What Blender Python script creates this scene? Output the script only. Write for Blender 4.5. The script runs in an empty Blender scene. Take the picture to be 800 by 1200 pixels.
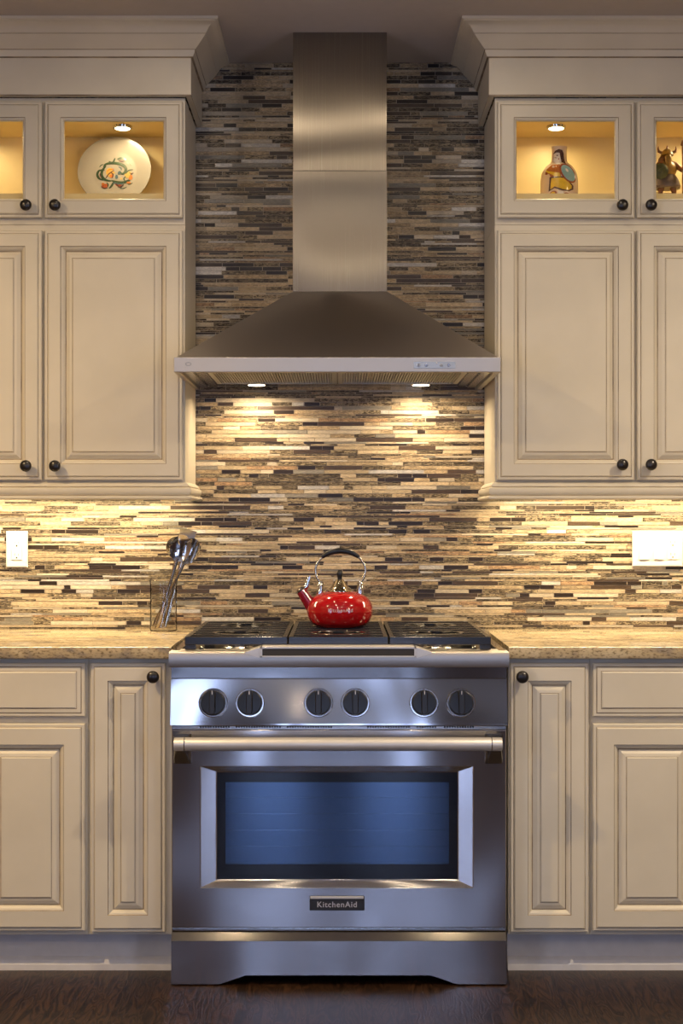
import bpy, bmesh, math, random
from mathutils import Vector, Matrix, noise
random.seed(7)
PI = math.pi
sc = bpy.context.scene
COL = sc.collection
# ------------------------------------------------------------------ frame
DW, F, CX, CY, CZ = 4.6, 1690.0, 398.25, 608.0, 1.26      # wall distance, focal px, axis px, eye height
def S(d): return F / (DW - d)
def PX(px, d): return (px - CX) / S(d)
def PZ(py, d): return CZ - (py - CY) / S(d)
CEIL = 2.715
# ------------------------------------------------------------------ materials
M = {}
def new_mat(name):
    m = bpy.data.materials.new(name); m.use_nodes = True
    nt = m.node_tree; b = nt.nodes['Principled BSDF']
    M[name] = m
    return m, nt, b
def simple(name, col, rough=.5, metal=0., spec=.5, noise_amt=.04, scale=30, coat=0., emit=None, es=0., bump=0.):
    m, nt, b = new_mat(name)
    b.inputs['Roughness'].default_value = rough
    b.inputs['Metallic'].default_value = metal
    b.inputs['Specular IOR Level'].default_value = spec
    b.inputs['Coat Weight'].default_value = coat
    tc = nt.nodes.new('ShaderNodeTexCoord'); n = nt.nodes.new('ShaderNodeTexNoise')
    n.inputs['Scale'].default_value = scale; n.inputs['Detail'].default_value = 3
    nt.links.new(tc.outputs['Object'], n.inputs['Vector'])
    r = nt.nodes.new('ShaderNodeValToRGB')
    c = Vector(col)
    r.color_ramp.elements[0].color = (*(c * (1 - noise_amt)), 1); r.color_ramp.elements[1].color = (*(c * (1 + noise_amt)), 1)
    r.color_ramp.elements[0].position = .3; r.color_ramp.elements[1].position = .7
    nt.links.new(n.outputs['Fac'], r.inputs['Fac']); nt.links.new(r.outputs['Color'], b.inputs['Base Color'])
    if bump:
        bp = nt.nodes.new('ShaderNodeBump'); bp.inputs['Strength'].default_value = bump; bp.inputs['Distance'].default_value = .002
        nt.links.new(n.outputs['Fac'], bp.inputs['Height']); nt.links.new(bp.outputs['Normal'], b.inputs['Normal'])
    if emit:
        b.inputs['Emission Color'].default_value = (*emit, 1); b.inputs['Emission Strength'].default_value = es
    return m
def steel(name, col, rough, aniso, axis, rot=0., streak=(2, 2, 300), bump=.02, rvar=.06):
    m, nt, b = new_mat(name)
    b.inputs['Metallic'].default_value = 1
    b.inputs['Base Color'].default_value = (*col, 1)
    b.inputs['Anisotropic'].default_value = aniso
    b.inputs['Anisotropic Rotation'].default_value = rot
    t = nt.nodes.new('ShaderNodeTangent'); t.direction_type = 'RADIAL'; t.axis = axis
    nt.links.new(t.outputs['Tangent'], b.inputs['Tangent'])
    tc = nt.nodes.new('ShaderNodeTexCoord'); mp = nt.nodes.new('ShaderNodeMapping'); mp.inputs['Scale'].default_value = streak
    n = nt.nodes.new('ShaderNodeTexNoise'); n.inputs['Scale'].default_value = 4; n.inputs['Detail'].default_value = 4
    nt.links.new(tc.outputs['Object'], mp.inputs['Vector']); nt.links.new(mp.outputs['Vector'], n.inputs['Vector'])
    mr = nt.nodes.new('ShaderNodeMapRange'); mr.inputs['To Min'].default_value = rough - rvar; mr.inputs['To Max'].default_value = rough + rvar
    nt.links.new(n.outputs['Fac'], mr.inputs['Value']); nt.links.new(mr.outputs['Result'], b.inputs['Roughness'])
    # very gentle waviness of the sheet
    n2 = nt.nodes.new('ShaderNodeTexNoise'); n2.inputs['Scale'].default_value = 3.2; n2.inputs['Detail'].default_value = 0
    nt.links.new(tc.outputs['Object'], n2.inputs['Vector'])
    bp = nt.nodes.new('ShaderNodeBump'); bp.inputs['Strength'].default_value = .5; bp.inputs['Distance'].default_value = bump
    nt.links.new(n2.outputs['Fac'], bp.inputs['Height']); nt.links.new(bp.outputs['Normal'], b.inputs['Normal'])
    return m
# painted cabinetry and its brown glaze in the grooves
def paint(name, col, rough=.42):
    m, nt, b = new_mat(name); b.inputs['Roughness'].default_value = rough
    tc = nt.nodes.new('ShaderNodeTexCoord'); n = nt.nodes.new('ShaderNodeTexNoise'); n.inputs['Scale'].default_value = 5; n.inputs['Detail'].default_value = 5
    nt.links.new(tc.outputs['Object'], n.inputs['Vector'])
    r = nt.nodes.new('ShaderNodeValToRGB'); c = Vector(col)
    r.color_ramp.elements[0].color = (*(c * .95), 1); r.color_ramp.elements[1].color = (*(c * 1.04), 1)
    r.color_ramp.elements[0].position = .35; r.color_ramp.elements[1].position = .65
    nt.links.new(n.outputs['Fac'], r.inputs['Fac']); nt.links.new(r.outputs['Color'], b.inputs['Base Color'])
    return m
CREAM = (.66, .600, .470)
paint('cabinet_paint', CREAM)
def glaze():
    m, nt, b = new_mat('cabinet_glaze'); b.inputs['Roughness'].default_value = .5
    tc = nt.nodes.new('ShaderNodeTexCoord'); n = nt.nodes.new('ShaderNodeTexNoise'); n.inputs['Scale'].default_value = 9; n.inputs['Detail'].default_value = 4
    nt.links.new(tc.outputs['Object'], n.inputs['Vector'])
    r = nt.nodes.new('ShaderNodeValToRGB')
    r.color_ramp.elements[0].color = (.36, .28, .18, 1); r.color_ramp.elements[1].color = (.12, .075, .04, 1)
    r.color_ramp.elements[0].position = .44; r.color_ramp.elements[1].position = .68
    nt.links.new(n.outputs['Fac'], r.inputs['Fac']); nt.links.new(r.outputs['Color'], b.inputs['Base Color'])
glaze()
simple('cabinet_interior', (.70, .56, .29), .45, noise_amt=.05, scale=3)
simple('bronze', (.012, .009, .008), .28, metal=0, spec=.6)
simple('ceiling_paint', (.50, .46, .43), .9, noise_amt=.02)
simple('wall_paint', (.17, .12, .09), .85, noise_amt=.02)
simple('white_plastic', (.78, .75, .66), .35, noise_amt=.01)
simple('slot_dark', (.03, .025, .02), .6)
simple('toe_paint', (.60, .58, .56), .5)
simple('white_trim', (.72, .71, .68), .45)
# stainless families.  horizontal brushing -> tall reflections ; vertical brushing -> wide reflections
STEEL = (.60, .585, .57)
steel('steel_door', (.56, .54, .53), .185, .96, 'Z', 0.25, (1, 1, 900), rvar=.02)
steel('steel_panel', (.56, .54, .52), .16, .4, 'Z', 0.25, (1, 1, 900), bump=.06, rvar=.015)
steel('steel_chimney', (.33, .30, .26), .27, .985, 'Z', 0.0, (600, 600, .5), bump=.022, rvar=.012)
steel('steel_canopy', (.60, .55, .49), .36, .6, 'Z', 0.0, (600, 600, .5), bump=.025, rvar=.012)
steel('steel_rim', (.54, .495, .435), .42, .3, 'Z', 0.0, (1, 1, 900), rvar=.03)
simple('steel_plain', (.60, .59, .57), .22, metal=1, noise_amt=.03, scale=60)
simple('steel_ledge', (.36, .33, .28), .10, metal=1, noise_amt=.03, scale=60)
simple('satin_steel', (.66, .63, .58), .42, metal=.55, noise_amt=.02)
simple('chrome', (.75, .73, .70), .10, metal=1, noise_amt=.02)
simple('warm_chrome', (.60, .52, .40), .14, metal=1, noise_amt=.05)
simple('cast_iron', (.012, .012, .013), .22, spec=.7, noise_amt=.15, scale=200)
simple('black_plastic', (.010, .010, .011), .30, spec=.5)
simple('black_enamel', (.015, .015, .017), .18)
simple('filter_steel', (.38, .37, .35), .4, metal=1)
simple('red_enamel', (.36, .004, .006), .09, spec=.6, coat=.6, noise_amt=.02)
simple('dark_red', (.22, .004, .014), .16, coat=.4)
simple('white_mark', (.75, .72, .70), .4)
simple('faded_silver', (.42, .41, .44), .4)
simple('faded_mark', (.55, .42, .42), .4)
simple('plate_white', (.27, .245, .22), .25, coat=.2, noise_amt=.02)
for n_, c_ in dict(p_green=(.03, .055, .03), p_blue=(.05, .09, .12), p_yellow=(.42, .27, .07), p_orange=(.40, .13, .03), p_rust=(.30, .07, .03), p_brown=(.08, .035, .03),
                   p_lblue=(.25, .42, .47), p_gold=(.72, .47, .03), p_cream=(.75, .66, .52)).items():
    simple(n_, c_, .25, coat=.3, noise_amt=.12, scale=60)
simple('ceramic', (.66, .52, .40), .18, coat=.5, noise_amt=.04)
simple('carved_brown', (.22, .085, .025), .45, noise_amt=.3, scale=60)
simple('carved_green', (.07, .085, .04), .45, noise_amt=.3, scale=60)
simple('carved_grey', (.13, .10, .10), .4, noise_amt=.3, scale=60)
simple('carved_gold', (.30, .17, .03), .4, noise_amt=.3, scale=60)
simple('lamp_lens', (.9, .85, .75), .4, emit=(1, .80, .52), es=9)
simple('can_lens', (.9, .85, .75), .4, emit=(1, .74, .45), es=6)
simple('led_panel', (.45, .50, .56), .25, metal=.3)
simple('oven_frit', (.004, .005, .008), .06, spec=.7)
simple('oven_cavity', (.05, .06, .09), .35)
simple('badge_black', (.02, .02, .022), .3)
def thin_glass(name, tint, ior=1.45, rough=.02, extra=0.):
    m, nt, b = new_mat(name); nt.nodes.remove(b)
    out = nt.nodes['Material Output']
    tr = nt.nodes.new('ShaderNodeBsdfTransparent'); tr.inputs['Color'].default_value = (*tint, 1)
    gl = nt.nodes.new('ShaderNodeBsdfGlossy'); gl.inputs['Roughness'].default_value = rough
    fr = nt.nodes.new('ShaderNodeLayerWeight'); fr.inputs['Blend'].default_value = max(0.02, 1 - 1 / ior) * .5
    ad = nt.nodes.new('ShaderNodeMath'); ad.operation = 'ADD'; ad.inputs[1].default_value = extra; ad.use_clamp = True
    mx = nt.nodes.new('ShaderNodeMixShader')
    nt.links.new(fr.outputs['Fresnel'], ad.inputs[0]); nt.links.new(ad.outputs[0], mx.inputs['Fac'])
    nt.links.new(tr.outputs[0], mx.inputs[1]); nt.links.new(gl.outputs[0], mx.inputs[2]); nt.links.new(mx.outputs[0], out.inputs['Surface'])
    return m
thin_glass('door_glass', (.97, .97, .95), 1.25)
thin_glass('window_glass', (.96, .98, 1), 1.3)
thin_glass('jar_glass', (.965, .965, .955), 1.16, .03, .03)
m_ = thin_glass('oven_glass', (.40, .50, .65), 1.7, .05, .22)  # blue tint and gloss put reflected daylight into the glass colour
for n_ in m_.node_tree.nodes:
    if n_.type == 'BSDF_GLOSSY': n_.inputs['Color'].default_value = (.50, .68, .92, 1)
# mosaic tile: colour per tile from the mesh, stone figure and gloss from nodes
def mosaic():
    m, nt, b = new_mat('mosaic_tile')
    L = nt.links.new; N = nt.nodes.new
    at = N('ShaderNodeAttribute'); at.attribute_name = 'tile_col'
    kd = N('ShaderNodeAttribute'); kd.attribute_name = 'tile_kind'      # R gloss, G marbling, B offset
    sep = N('ShaderNodeSeparateColor'); L(kd.outputs['Color'], sep.inputs[0])
    tc = N('ShaderNodeTexCoord'); mp = N('ShaderNodeMapping'); mp.inputs['Scale'].default_value = (60, 1, 210)
    ad = N('ShaderNodeVectorMath'); ad.operation = 'ADD'
    L(tc.outputs['Object'], mp.inputs['Vector']); L(mp.outputs['Vector'], ad.inputs[0]); L(kd.outputs['Color'], ad.inputs[1])
    n = N('ShaderNodeTexNoise'); n.inputs['Scale'].default_value = 1.3; n.inputs['Detail'].default_value = 4; n.inputs['Distortion'].default_value = 1.2
    L(ad.outputs[0], n.inputs['Vector'])
    r = N('ShaderNodeValToRGB'); r.color_ramp.elements[0].position = .42; r.color_ramp.elements[1].position = .60
    r.color_ramp.elements[0].color = (.25, .22, .19, 1); r.color_ramp.elements[1].color = (2.0, 1.95, 1.8, 1)
    L(n.outputs['Fac'], r.inputs['Fac'])
    mul = N('ShaderNodeMix'); mul.data_type = 'RGBA'; mul.blend_type = 'MULTIPLY'
    L(sep.outputs[1], mul.inputs['Factor']); L(at.outputs['Color'], mul.inputs['A']); L(r.outputs['Color'], mul.inputs['B'])
    L(mul.outputs['Result'], b.inputs['Base Color'])
    mr = N('ShaderNodeMapRange'); mr.inputs['To Min'].default_value = .5; mr.inputs['To Max'].default_value = .10
    ms = N('ShaderNodeMapRange'); ms.inputs['To Min'].default_value = .12; ms.inputs['To Max'].default_value = .6; L(sep.outputs[0], ms.inputs['Value']); L(ms.outputs['Result'], b.inputs['Specular IOR Level'])
    L(sep.outputs[0], mr.inputs['Value']); L(mr.outputs['Result'], b.inputs['Roughness'])
    bp = N('ShaderNodeBump'); bp.inputs['Strength'].default_value = .35; bp.inputs['Distance'].default_value = .002
    L(n.outputs['Fac'], bp.inputs['Height']); L(bp.outputs['Normal'], b.inputs['Normal'])
mosaic()
simple('grout', (.47, .40, .30), .8, noise_amt=.1, scale=80)
def granite():
    m, nt, b = new_mat('granite'); L = nt.links.new; N = nt.nodes.new
    tc = N('ShaderNodeTexCoord')
    mp = N('ShaderNodeMapping'); mp.inputs['Scale'].default_value = (1, 2.0, 2.0); L(tc.outputs['Object'], mp.inputs['Vector'])
    n1 = N('ShaderNodeTexNoise'); n1.inputs['Scale'].default_value = 9; n1.inputs['Detail'].default_value = 8; n1.inputs['Distortion'].default_value = 1.0
    n2 = N('ShaderNodeTexNoise'); n2.inputs['Scale'].default_value = 90; n2.inputs['Detail'].default_value = 5
    L(mp.outputs['Vector'], n1.inputs['Vector']); L(mp.outputs['Vector'], n2.inputs['Vector'])
    r1 = N('ShaderNodeValToRGB'); e = r1.color_ramp.elements
    e[0].position = .32; e[0].color = (.26, .22, .18, 1); e[1].position = .62; e[1].color = (.60, .49, .31, 1)
    x = e.new(.48); x.color = (.50, .39, .23, 1)
    r2 = N('ShaderNodeValToRGB'); e = r2.color_ramp.elements
    e[0].position = .36; e[0].color = (.30, .27, .24, 1); e[1].position = .5; e[1].color = (1, 1, 1, 1)
    L(n1.outputs['Fac'], r1.inputs['Fac']); L(n2.outputs['Fac'], r2.inputs['Fac'])
    mx = N('ShaderNodeMix'); mx.data_type = 'RGBA'; mx.blend_type = 'MULTIPLY'; mx.inputs['Factor'].default_value = .8
    L(r1.outputs['Color'], mx.inputs['A']); L(r2.outputs['Color'], mx.inputs['B']); L(mx.outputs['Result'], b.inputs['Base Color'])
    b.inputs['Roughness'].default_value = .06; b.inputs['Specular IOR Level'].default_value = .8
granite()
def wood():
    m, nt, b = new_mat('oak_floor'); L = nt.links.new; N = nt.nodes.new
    tc = N('ShaderNodeTexCoord')
    br = N('ShaderNodeTexBrick'); br.inputs['Scale'].default_value = 1
    br.inputs['Brick Width'].default_value = 1.3; br.inputs['Row Height'].default_value = .083; br.inputs['Mortar Size'].default_value = .0013
    br.offset = .37; br.inputs['Color1'].default_value = (.8, .8, .8, 1); br.inputs['Color2'].default_value = (1.2, 1.2, 1.2, 1); br.inputs['Mortar'].default_value = (.25, .25, .25, 1)
    rt = N('ShaderNodeMapping'); rt.inputs['Rotation'].default_value = (0, 0, PI / 2); L(tc.outputs['Object'], rt.inputs['Vector']); L(rt.outputs['Vector'], br.inputs['Vector'])
    mp = N('ShaderNodeMapping'); mp.inputs['Scale'].default_value = (13, 2.2, 1); L(tc.outputs['Object'], mp.inputs['Vector'])
    w = N('ShaderNodeTexNoise'); w.inputs['Scale'].default_value = 2.4; w.inputs['Detail'].default_value = 1; w.inputs['Distortion'].default_value = .6
    L(mp.outputs['Vector'], w.inputs['Vector'])
    ml = N('ShaderNodeMath'); ml.operation = 'MULTIPLY'; ml.inputs[1].default_value = 16; L(w.outputs['Fac'], ml.inputs[0])
    fr = N('ShaderNodeMath'); fr.operation = 'PINGPONG'; fr.inputs[1].default_value = 1; L(ml.outputs[0], fr.inputs[0])
    n3 = N('ShaderNodeTexNoise'); n3.inputs['Scale'].default_value = 30; n3.inputs['Detail'].default_value = 4; L(mp.outputs['Vector'], n3.inputs['Vector'])
    av = N('ShaderNodeMath'); av.operation = 'MULTIPLY'; L(fr.outputs[0], av.inputs[0]); L(n3.outputs['Fac'], av.inputs[1])
    r = N('ShaderNodeValToRGB'); e = r.color_ramp.elements
    e[0].position = .0; e[0].color = (.006, .003, .0018, 1); e[1].position = .45; e[1].color = (.044, .021, .010, 1)
    L(av.outputs[0], r.inputs['Fac'])
    mx = N('ShaderNodeMix'); mx.data_type = 'RGBA'; mx.blend_type = 'MULTIPLY'; mx.inputs['Factor'].default_value = 1
    L(r.outputs['Color'], mx.inputs['A']); L(br.outputs['Color'], mx.inputs['B']); L(mx.outputs['Result'], b.inputs['Base Color'])
    b.inputs['Roughness'].default_value = .33; b.inputs['Specular IOR Level'].default_value = .35
    bp = N('ShaderNodeBump'); bp.inputs['Strength'].default_value = .25; bp.inputs['Distance'].default_value = .0012
    L(av.outputs[0], bp.inputs['Height']); L(bp.outputs['Normal'], b.inputs['Normal'])
wood()
# ------------------------------------------------------------------ mesh builder
class MB:
    def __init__(s): s.v = []; s.f = []; s.m = []; s.mi = 0
    def add(s, vs, fs, mi=None):
        o = len(s.v); s.v += [tuple(v) for v in vs]; s.f += [tuple(o + i for i in f) for f in fs]; s.m += [s.mi if mi is None else mi] * len(fs); return s
    def box(s, x0, x1, y0, y1, z0, z1, mi=None):
        v = [(x, y, z) for z in (z0, z1) for y in (y0, y1) for x in (x0, x1)]
        return s.add(v, [(0, 2, 3, 1), (4, 5, 7, 6), (0, 1, 5, 4), (2, 6, 7, 3), (0, 4, 6, 2), (1, 3, 7, 5)], mi)
    def obox(s, c, u, hx, hy, hz, mi=None):      # box turned by matrix u
        v = [Vector(c) + u @ Vector((x * hx, y * hy, z * hz)) for z in (-1, 1) for y in (-1, 1) for x in (-1, 1)]
        return s.add(v, [(0, 2, 3, 1), (4, 5, 7, 6), (0, 1, 5, 4), (2, 6, 7, 3), (0, 4, 6, 2), (1, 3, 7, 5)], mi)
    def prism(s, pts, a0, a1, ax='x', mi=None):   # pts in the other two axes
        n = len(pts)
        def mk(a, p): return {'x': (a, p[0], p[1]), 'y': (p[0], a, p[1]), 'z': (p[0], p[1], a)}[ax]
        v = [mk(a0, p) for p in pts] + [mk(a1, p) for p in pts]
        f = [tuple(range(n - 1, -1, -1)), tuple(range(n, 2 * n))] + [(i, (i + 1) % n, n + (i + 1) % n, n + i) for i in range(n)]
        return s.add(v, f, mi)
    def lathe(s, prof, c=(0, 0, 0), seg=48, u=None, sx=1, sy=1, mi=None, caps=True):   # prof (r, z) from bottom up
        u = u or Matrix.Identity(3); c = Vector(c); v = []; f = []
        for r, z in prof:
            for k in range(seg):
                a = 2 * PI * k / seg; v.append(c + u @ Vector((r * math.cos(a) * sx, r * math.sin(a) * sy, z)))
        n = len(prof)
        for i in range(n - 1):
            for k in range(seg):
                k2 = (k + 1) % seg; f.append((i * seg + k, i * seg + k2, (i + 1) * seg + k2, (i + 1) * seg + k))
        if caps:
            f.append(tuple(range(seg - 1, -1, -1))); f.append(tuple((n - 1) * seg + k for k in range(seg)))
        return s.add(v, f, mi)
    def tube(s, path, r, seg=12, mi=None, caps=True, flat=None):     # r number or list ; flat=(a,b) scales of section
        P = [Vector(p) for p in path]; n = len(P); v = []; f = []
        R = r if isinstance(r, (list, tuple)) else [r] * n
        up = None
        for i in range(n):
            t = (P[min(i + 1, n - 1)] - P[max(i - 1, 0)]).normalized()
            if up is None:
                up = Vector((0, 0, 1)) if abs(t.z) < .9 else Vector((0, 1, 0))
            a = t.cross(up).normalized(); b = a.cross(t).normalized(); up = b
            fa, fb = flat or (1, 1)
            for k in range(seg):
                q = 2 * PI * k / seg; v.append(P[i] + a * (math.cos(q) * R[i] * fa) + b * (math.sin(q) * R[i] * fb))
        for i in range(n - 1):
            for k in range(seg):
                k2 = (k + 1) % seg; f.append((i * seg + k, i * seg + k2, (i + 1) * seg + k2, (i + 1) * seg + k))
        if caps: f.append(tuple(range(seg - 1, -1, -1))); f.append(tuple((n - 1) * seg + k for k in range(seg)))
        return s.add(v, f, mi)
    def rects(s, x0, x1, z0, z1, yb, prof, cap=True, glz=()):
        """nested rectangles seen from -y ; prof = (inset, height towards the viewer) ; yb = back plane"""
        v = []; f = []; mm = []
        for (i, h) in prof:
            v += [(x0 + i, yb - h, z0 + i), (x1 - i, yb - h, z0 + i), (x1 - i, yb - h, z1 - i), (x0 + i, yb - h, z1 - i)]
        for k in range(len(prof) - 1):
            for j in range(4):
                f.append((k * 4 + j, k * 4 + (j + 1) % 4, k * 4 + 4 + (j + 1) % 4, k * 4 + 4 + j)); mm.append(1 if k in glz else 0)
        n = len(prof)
        if cap: f.append(tuple((n - 1) * 4 + j for j in range(4))); mm.append(0)
        f.append((3, 2, 1, 0)) if cap else None
        if cap: mm.append(0)
        o = len(s.v); s.v += v; s.f += [tuple(o + i for i in q) for q in f]; s.m += mm; return s
def link(name, me, parent=None, loc=(0, 0, 0)):
    o = bpy.data.objects.new(name, me); COL.objects.link(o); o.location = loc
    if parent: o.parent = parent
    return o
def wloc(o):
    p = Vector((0, 0, 0))
    while o: p += o.location; o = o.parent
    return p
def obj(name, mb, mats, parent=None, smooth=False, bevel=0, recalc=True, org=None, angle=35, label=None):
    """mb is given in world space ; org = world position of the object's own origin"""
    if isinstance(mats, str): mats = [mats]
    base = wloc(parent) if parent else Vector((0, 0, 0))
    org = Vector(org) if org is not None else base
    me = bpy.data.meshes.new(name)
    me.from_pydata([(x - org.x, y - org.y, z - org.z) for x, y, z in mb.v], [], mb.f)
    for m in mats: me.materials.append(M[m])
    if len(mats) > 1: me.polygons.foreach_set('material_index', mb.m)
    if recalc:
        bm = bmesh.new(); bm.from_mesh(me); bmesh.ops.recalc_face_normals(bm, faces=bm.faces); bm.to_mesh(me); bm.free()
    if smooth:
        me.polygons.foreach_set('use_smooth', [True] * len(me.polygons)); me.set_sharp_from_angle(angle=math.radians(angle))
    me.update()
    o = link(name, me, parent, org - base)
    if bevel:
        b = o.modifiers.new('bevel', 'BEVEL'); b.width = bevel; b.segments = 2; b.limit_method = 'ANGLE'; b.angle_limit = math.radians(40); b.harden_normals = False
    if label: o['label'] = label
    return o
def thing(name, loc, label, cat, group=None):
    o = link(name, None, None, loc); o.empty_display_size = .05; tag(o, label, cat, group); return o
def tag(o, label, cat, group=None):
    o['label'] = label; o['category'] = cat
    if group: o['group'] = group
    return o
def struct(o): o['kind'] = 'structure'; return o
def arc(c, r, a0, a1, n, plane='xz', ry=None):
    out = []
    for i in range(n + 1):
        a = math.radians(a0 + (a1 - a0) * i / n); p = (math.cos(a) * r, math.sin(a) * (ry or r))
        out.append((c[0] + p[0], c[1], c[2] + p[1]) if plane == 'xz' else (c[0] + p[0], c[1] + p[1], c[2]))
    return out
def text_mesh(body, size, spacing=1.):
    cu = bpy.data.curves.new('lettering', 'FONT'); cu.body = body; cu.size = size; cu.align_x = 'CENTER'; cu.align_y = 'CENTER'; cu.space_character = spacing
    cu.extrude = 0; cu.offset = size * .012
    t = bpy.data.objects.new('lettering', cu); COL.objects.link(t)
    dg = bpy.context.evaluated_depsgraph_get(); me = bpy.data.meshes.new_from_object(t.evaluated_get(dg))
    v = [tuple(p.co) for p in me.vertices]; f = [tuple(p.vertices) for p in me.polygons]
    bpy.data.objects.remove(t); bpy.data.curves.remove(cu); bpy.data.meshes.remove(me)
    return v, f
def patch(mb, poly, surf, mi=0, cuts=3, thick=.0006):
    """a painted patch : 2-D polygon (x, z) laid over a surface y = surf(x, z) and given a film of thickness"""
    bm = bmesh.new(); vs = [bm.verts.new((x, 0, z)) for x, z in poly]; f = bm.faces.new(vs)
    bmesh.ops.triangulate(bm, faces=[f]); bmesh.ops.subdivide_edges(bm, edges=bm.edges, cuts=cuts, use_grid_fill=True)
    bm.verts.ensure_lookup_table(); bm.normal_update()
    idx = {v: i for i, v in enumerate(bm.verts)}; n = len(idx)
    front = [(v.co.x, surf(v.co.x, v.co.z) - thick, v.co.z) for v in bm.verts]; back = [(x, y + 2 * thick, z) for x, y, z in front]
    fs = [tuple(idx[v] for v in q.verts) for q in bm.faces]
    rim = [(idx[e.verts[0]], idx[e.verts[1]]) for e in bm.edges if len(e.link_faces) == 1]
    fs2 = fs + [tuple(n + i for i in reversed(q)) for q in fs] + [(a, b, b + n, a + n) for a, b in rim]
    mb.add(front + back, fs2, mi); bm.free()
def ribbon(pts, w):
    """outline of a brush stroke following pts, tapering at both ends"""
    L, R = [], []; n = len(pts)
    for i, (x, z) in enumerate(pts):
        a = pts[max(i - 1, 0)]; b = pts[min(i + 1, n - 1)]; dx, dz = b[0] - a[0], b[1] - a[1]; l = math.hypot(dx, dz) or 1
        k = w * (.35 + .65 * math.sin(PI * (i + .3) / (n - .4)))
        L.append((x - dz / l * k, z + dx / l * k)); R.append((x + dz / l * k, z - dx / l * k))
    return L + R[::-1]
def align(d):       # matrix turning +z to direction d
    return Vector(d).normalized().to_track_quat('Z', 'Y').to_matrix()
RY = align((0, -1, 0))   # +z towards the viewer

# ------------------------------------------------------------------ room
RX, RB = 2.6, -8.0       # half width, wall behind the camera
g = MB().box(-RX, RX, RB, .0, -.05, 0); struct(obj('floor', g, 'oak_floor'))
g = MB().box(-RX - .1, RX + .1, RB - .1, .1, CEIL, CEIL + .1); struct(obj('ceiling', g, 'ceiling_paint'))
for sgn, nm in ((-1, 'wall_left'), (1, 'wall_right')):
    g = MB()
    for y0, y1, q0, q1 in ((RB, -5.1, -.05, CEIL), (-3.9, .1, -.05, CEIL), (-5.1, -3.9, -.05, .35), (-5.1, -3.9, 2.15, CEIL)): g.box(*sorted((sgn * RX, sgn * (RX + .1))), y0, y1, q0, q1)
    struct(obj(nm, g, 'wall_paint'))
    g = MB()
    for y0, y1, q0, q1 in ((-5.1, -5.05, .35, 2.15), (-3.95, -3.9, .35, 2.15), (-4.52, -4.48, .35, 2.15), (-5.1, -3.9, .35, .4), (-5.1, -3.9, 2.1, 2.15)): g.box(*sorted((sgn * (RX + .02), sgn * (RX + .07))), y0, y1, q0, q1)
    wf = struct(obj('window_%d' % (3 if sgn < 0 else 4), g, 'white_trim'))  # unseen side window, added for bluish light on steel and lower cabinets
    obj('pane', MB().box(*sorted((sgn * (RX + .045), sgn * (RX + .05))), -5.05, -3.95, .4, 2.1), 'window_glass', wf)
    g = MB().prism([(0, 0), (0, .12), (.006, .125), (.016, .115), (.016, 0)], RB, -.0, 'y')
    g.v = [((sgn * (RX - x)), y, z) for x, y, z in g.v]
    struct(obj('baseboard_' + nm[5:], g, 'white_trim'))
SW = (-5.1, -3.9, .85, 2.15)
wb = struct(obj('wall_back', MB().box(-RX, RX, .0012, .1, -.05, CEIL), 'grout'))
# wall behind the camera with its two tall windows
wins = [(-.82, -.24), (.14, .70)]
g = MB(); z0, z1 = .35, 2.25
xs = [-RX] + [x for w in wins for x in w] + [RX]
for i in range(0, len(xs), 2): g.box(xs[i], xs[i + 1], RB - .1, RB, -.05, CEIL)
for a, b in wins: g.box(a, b, RB - .1, RB, -.05, z0); g.box(a, b, RB - .1, RB, z1, CEIL)
struct(obj('wall_front', g, 'wall_paint'))
for i, (a, b) in enumerate(wins):
    g = MB()
    for x0, x1, q0, q1 in ((a, a + .05, z0, z1), (b - .05, b, z0, z1), (a, b, z0, z0 + .05), (a, b, z1 - .05, z1), (a, b, 1.28, 1.32)):
        g.box(x0, x1, RB - .07, RB - .02, q0, q1)
    wf = struct(obj('window_%d' % (i + 1), g, 'white_trim'))
    obj('pane', MB().box(a + .05, b - .05, RB - .05, RB - .045, z0 + .05, z1 - .05), 'window_glass', wf)
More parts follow.
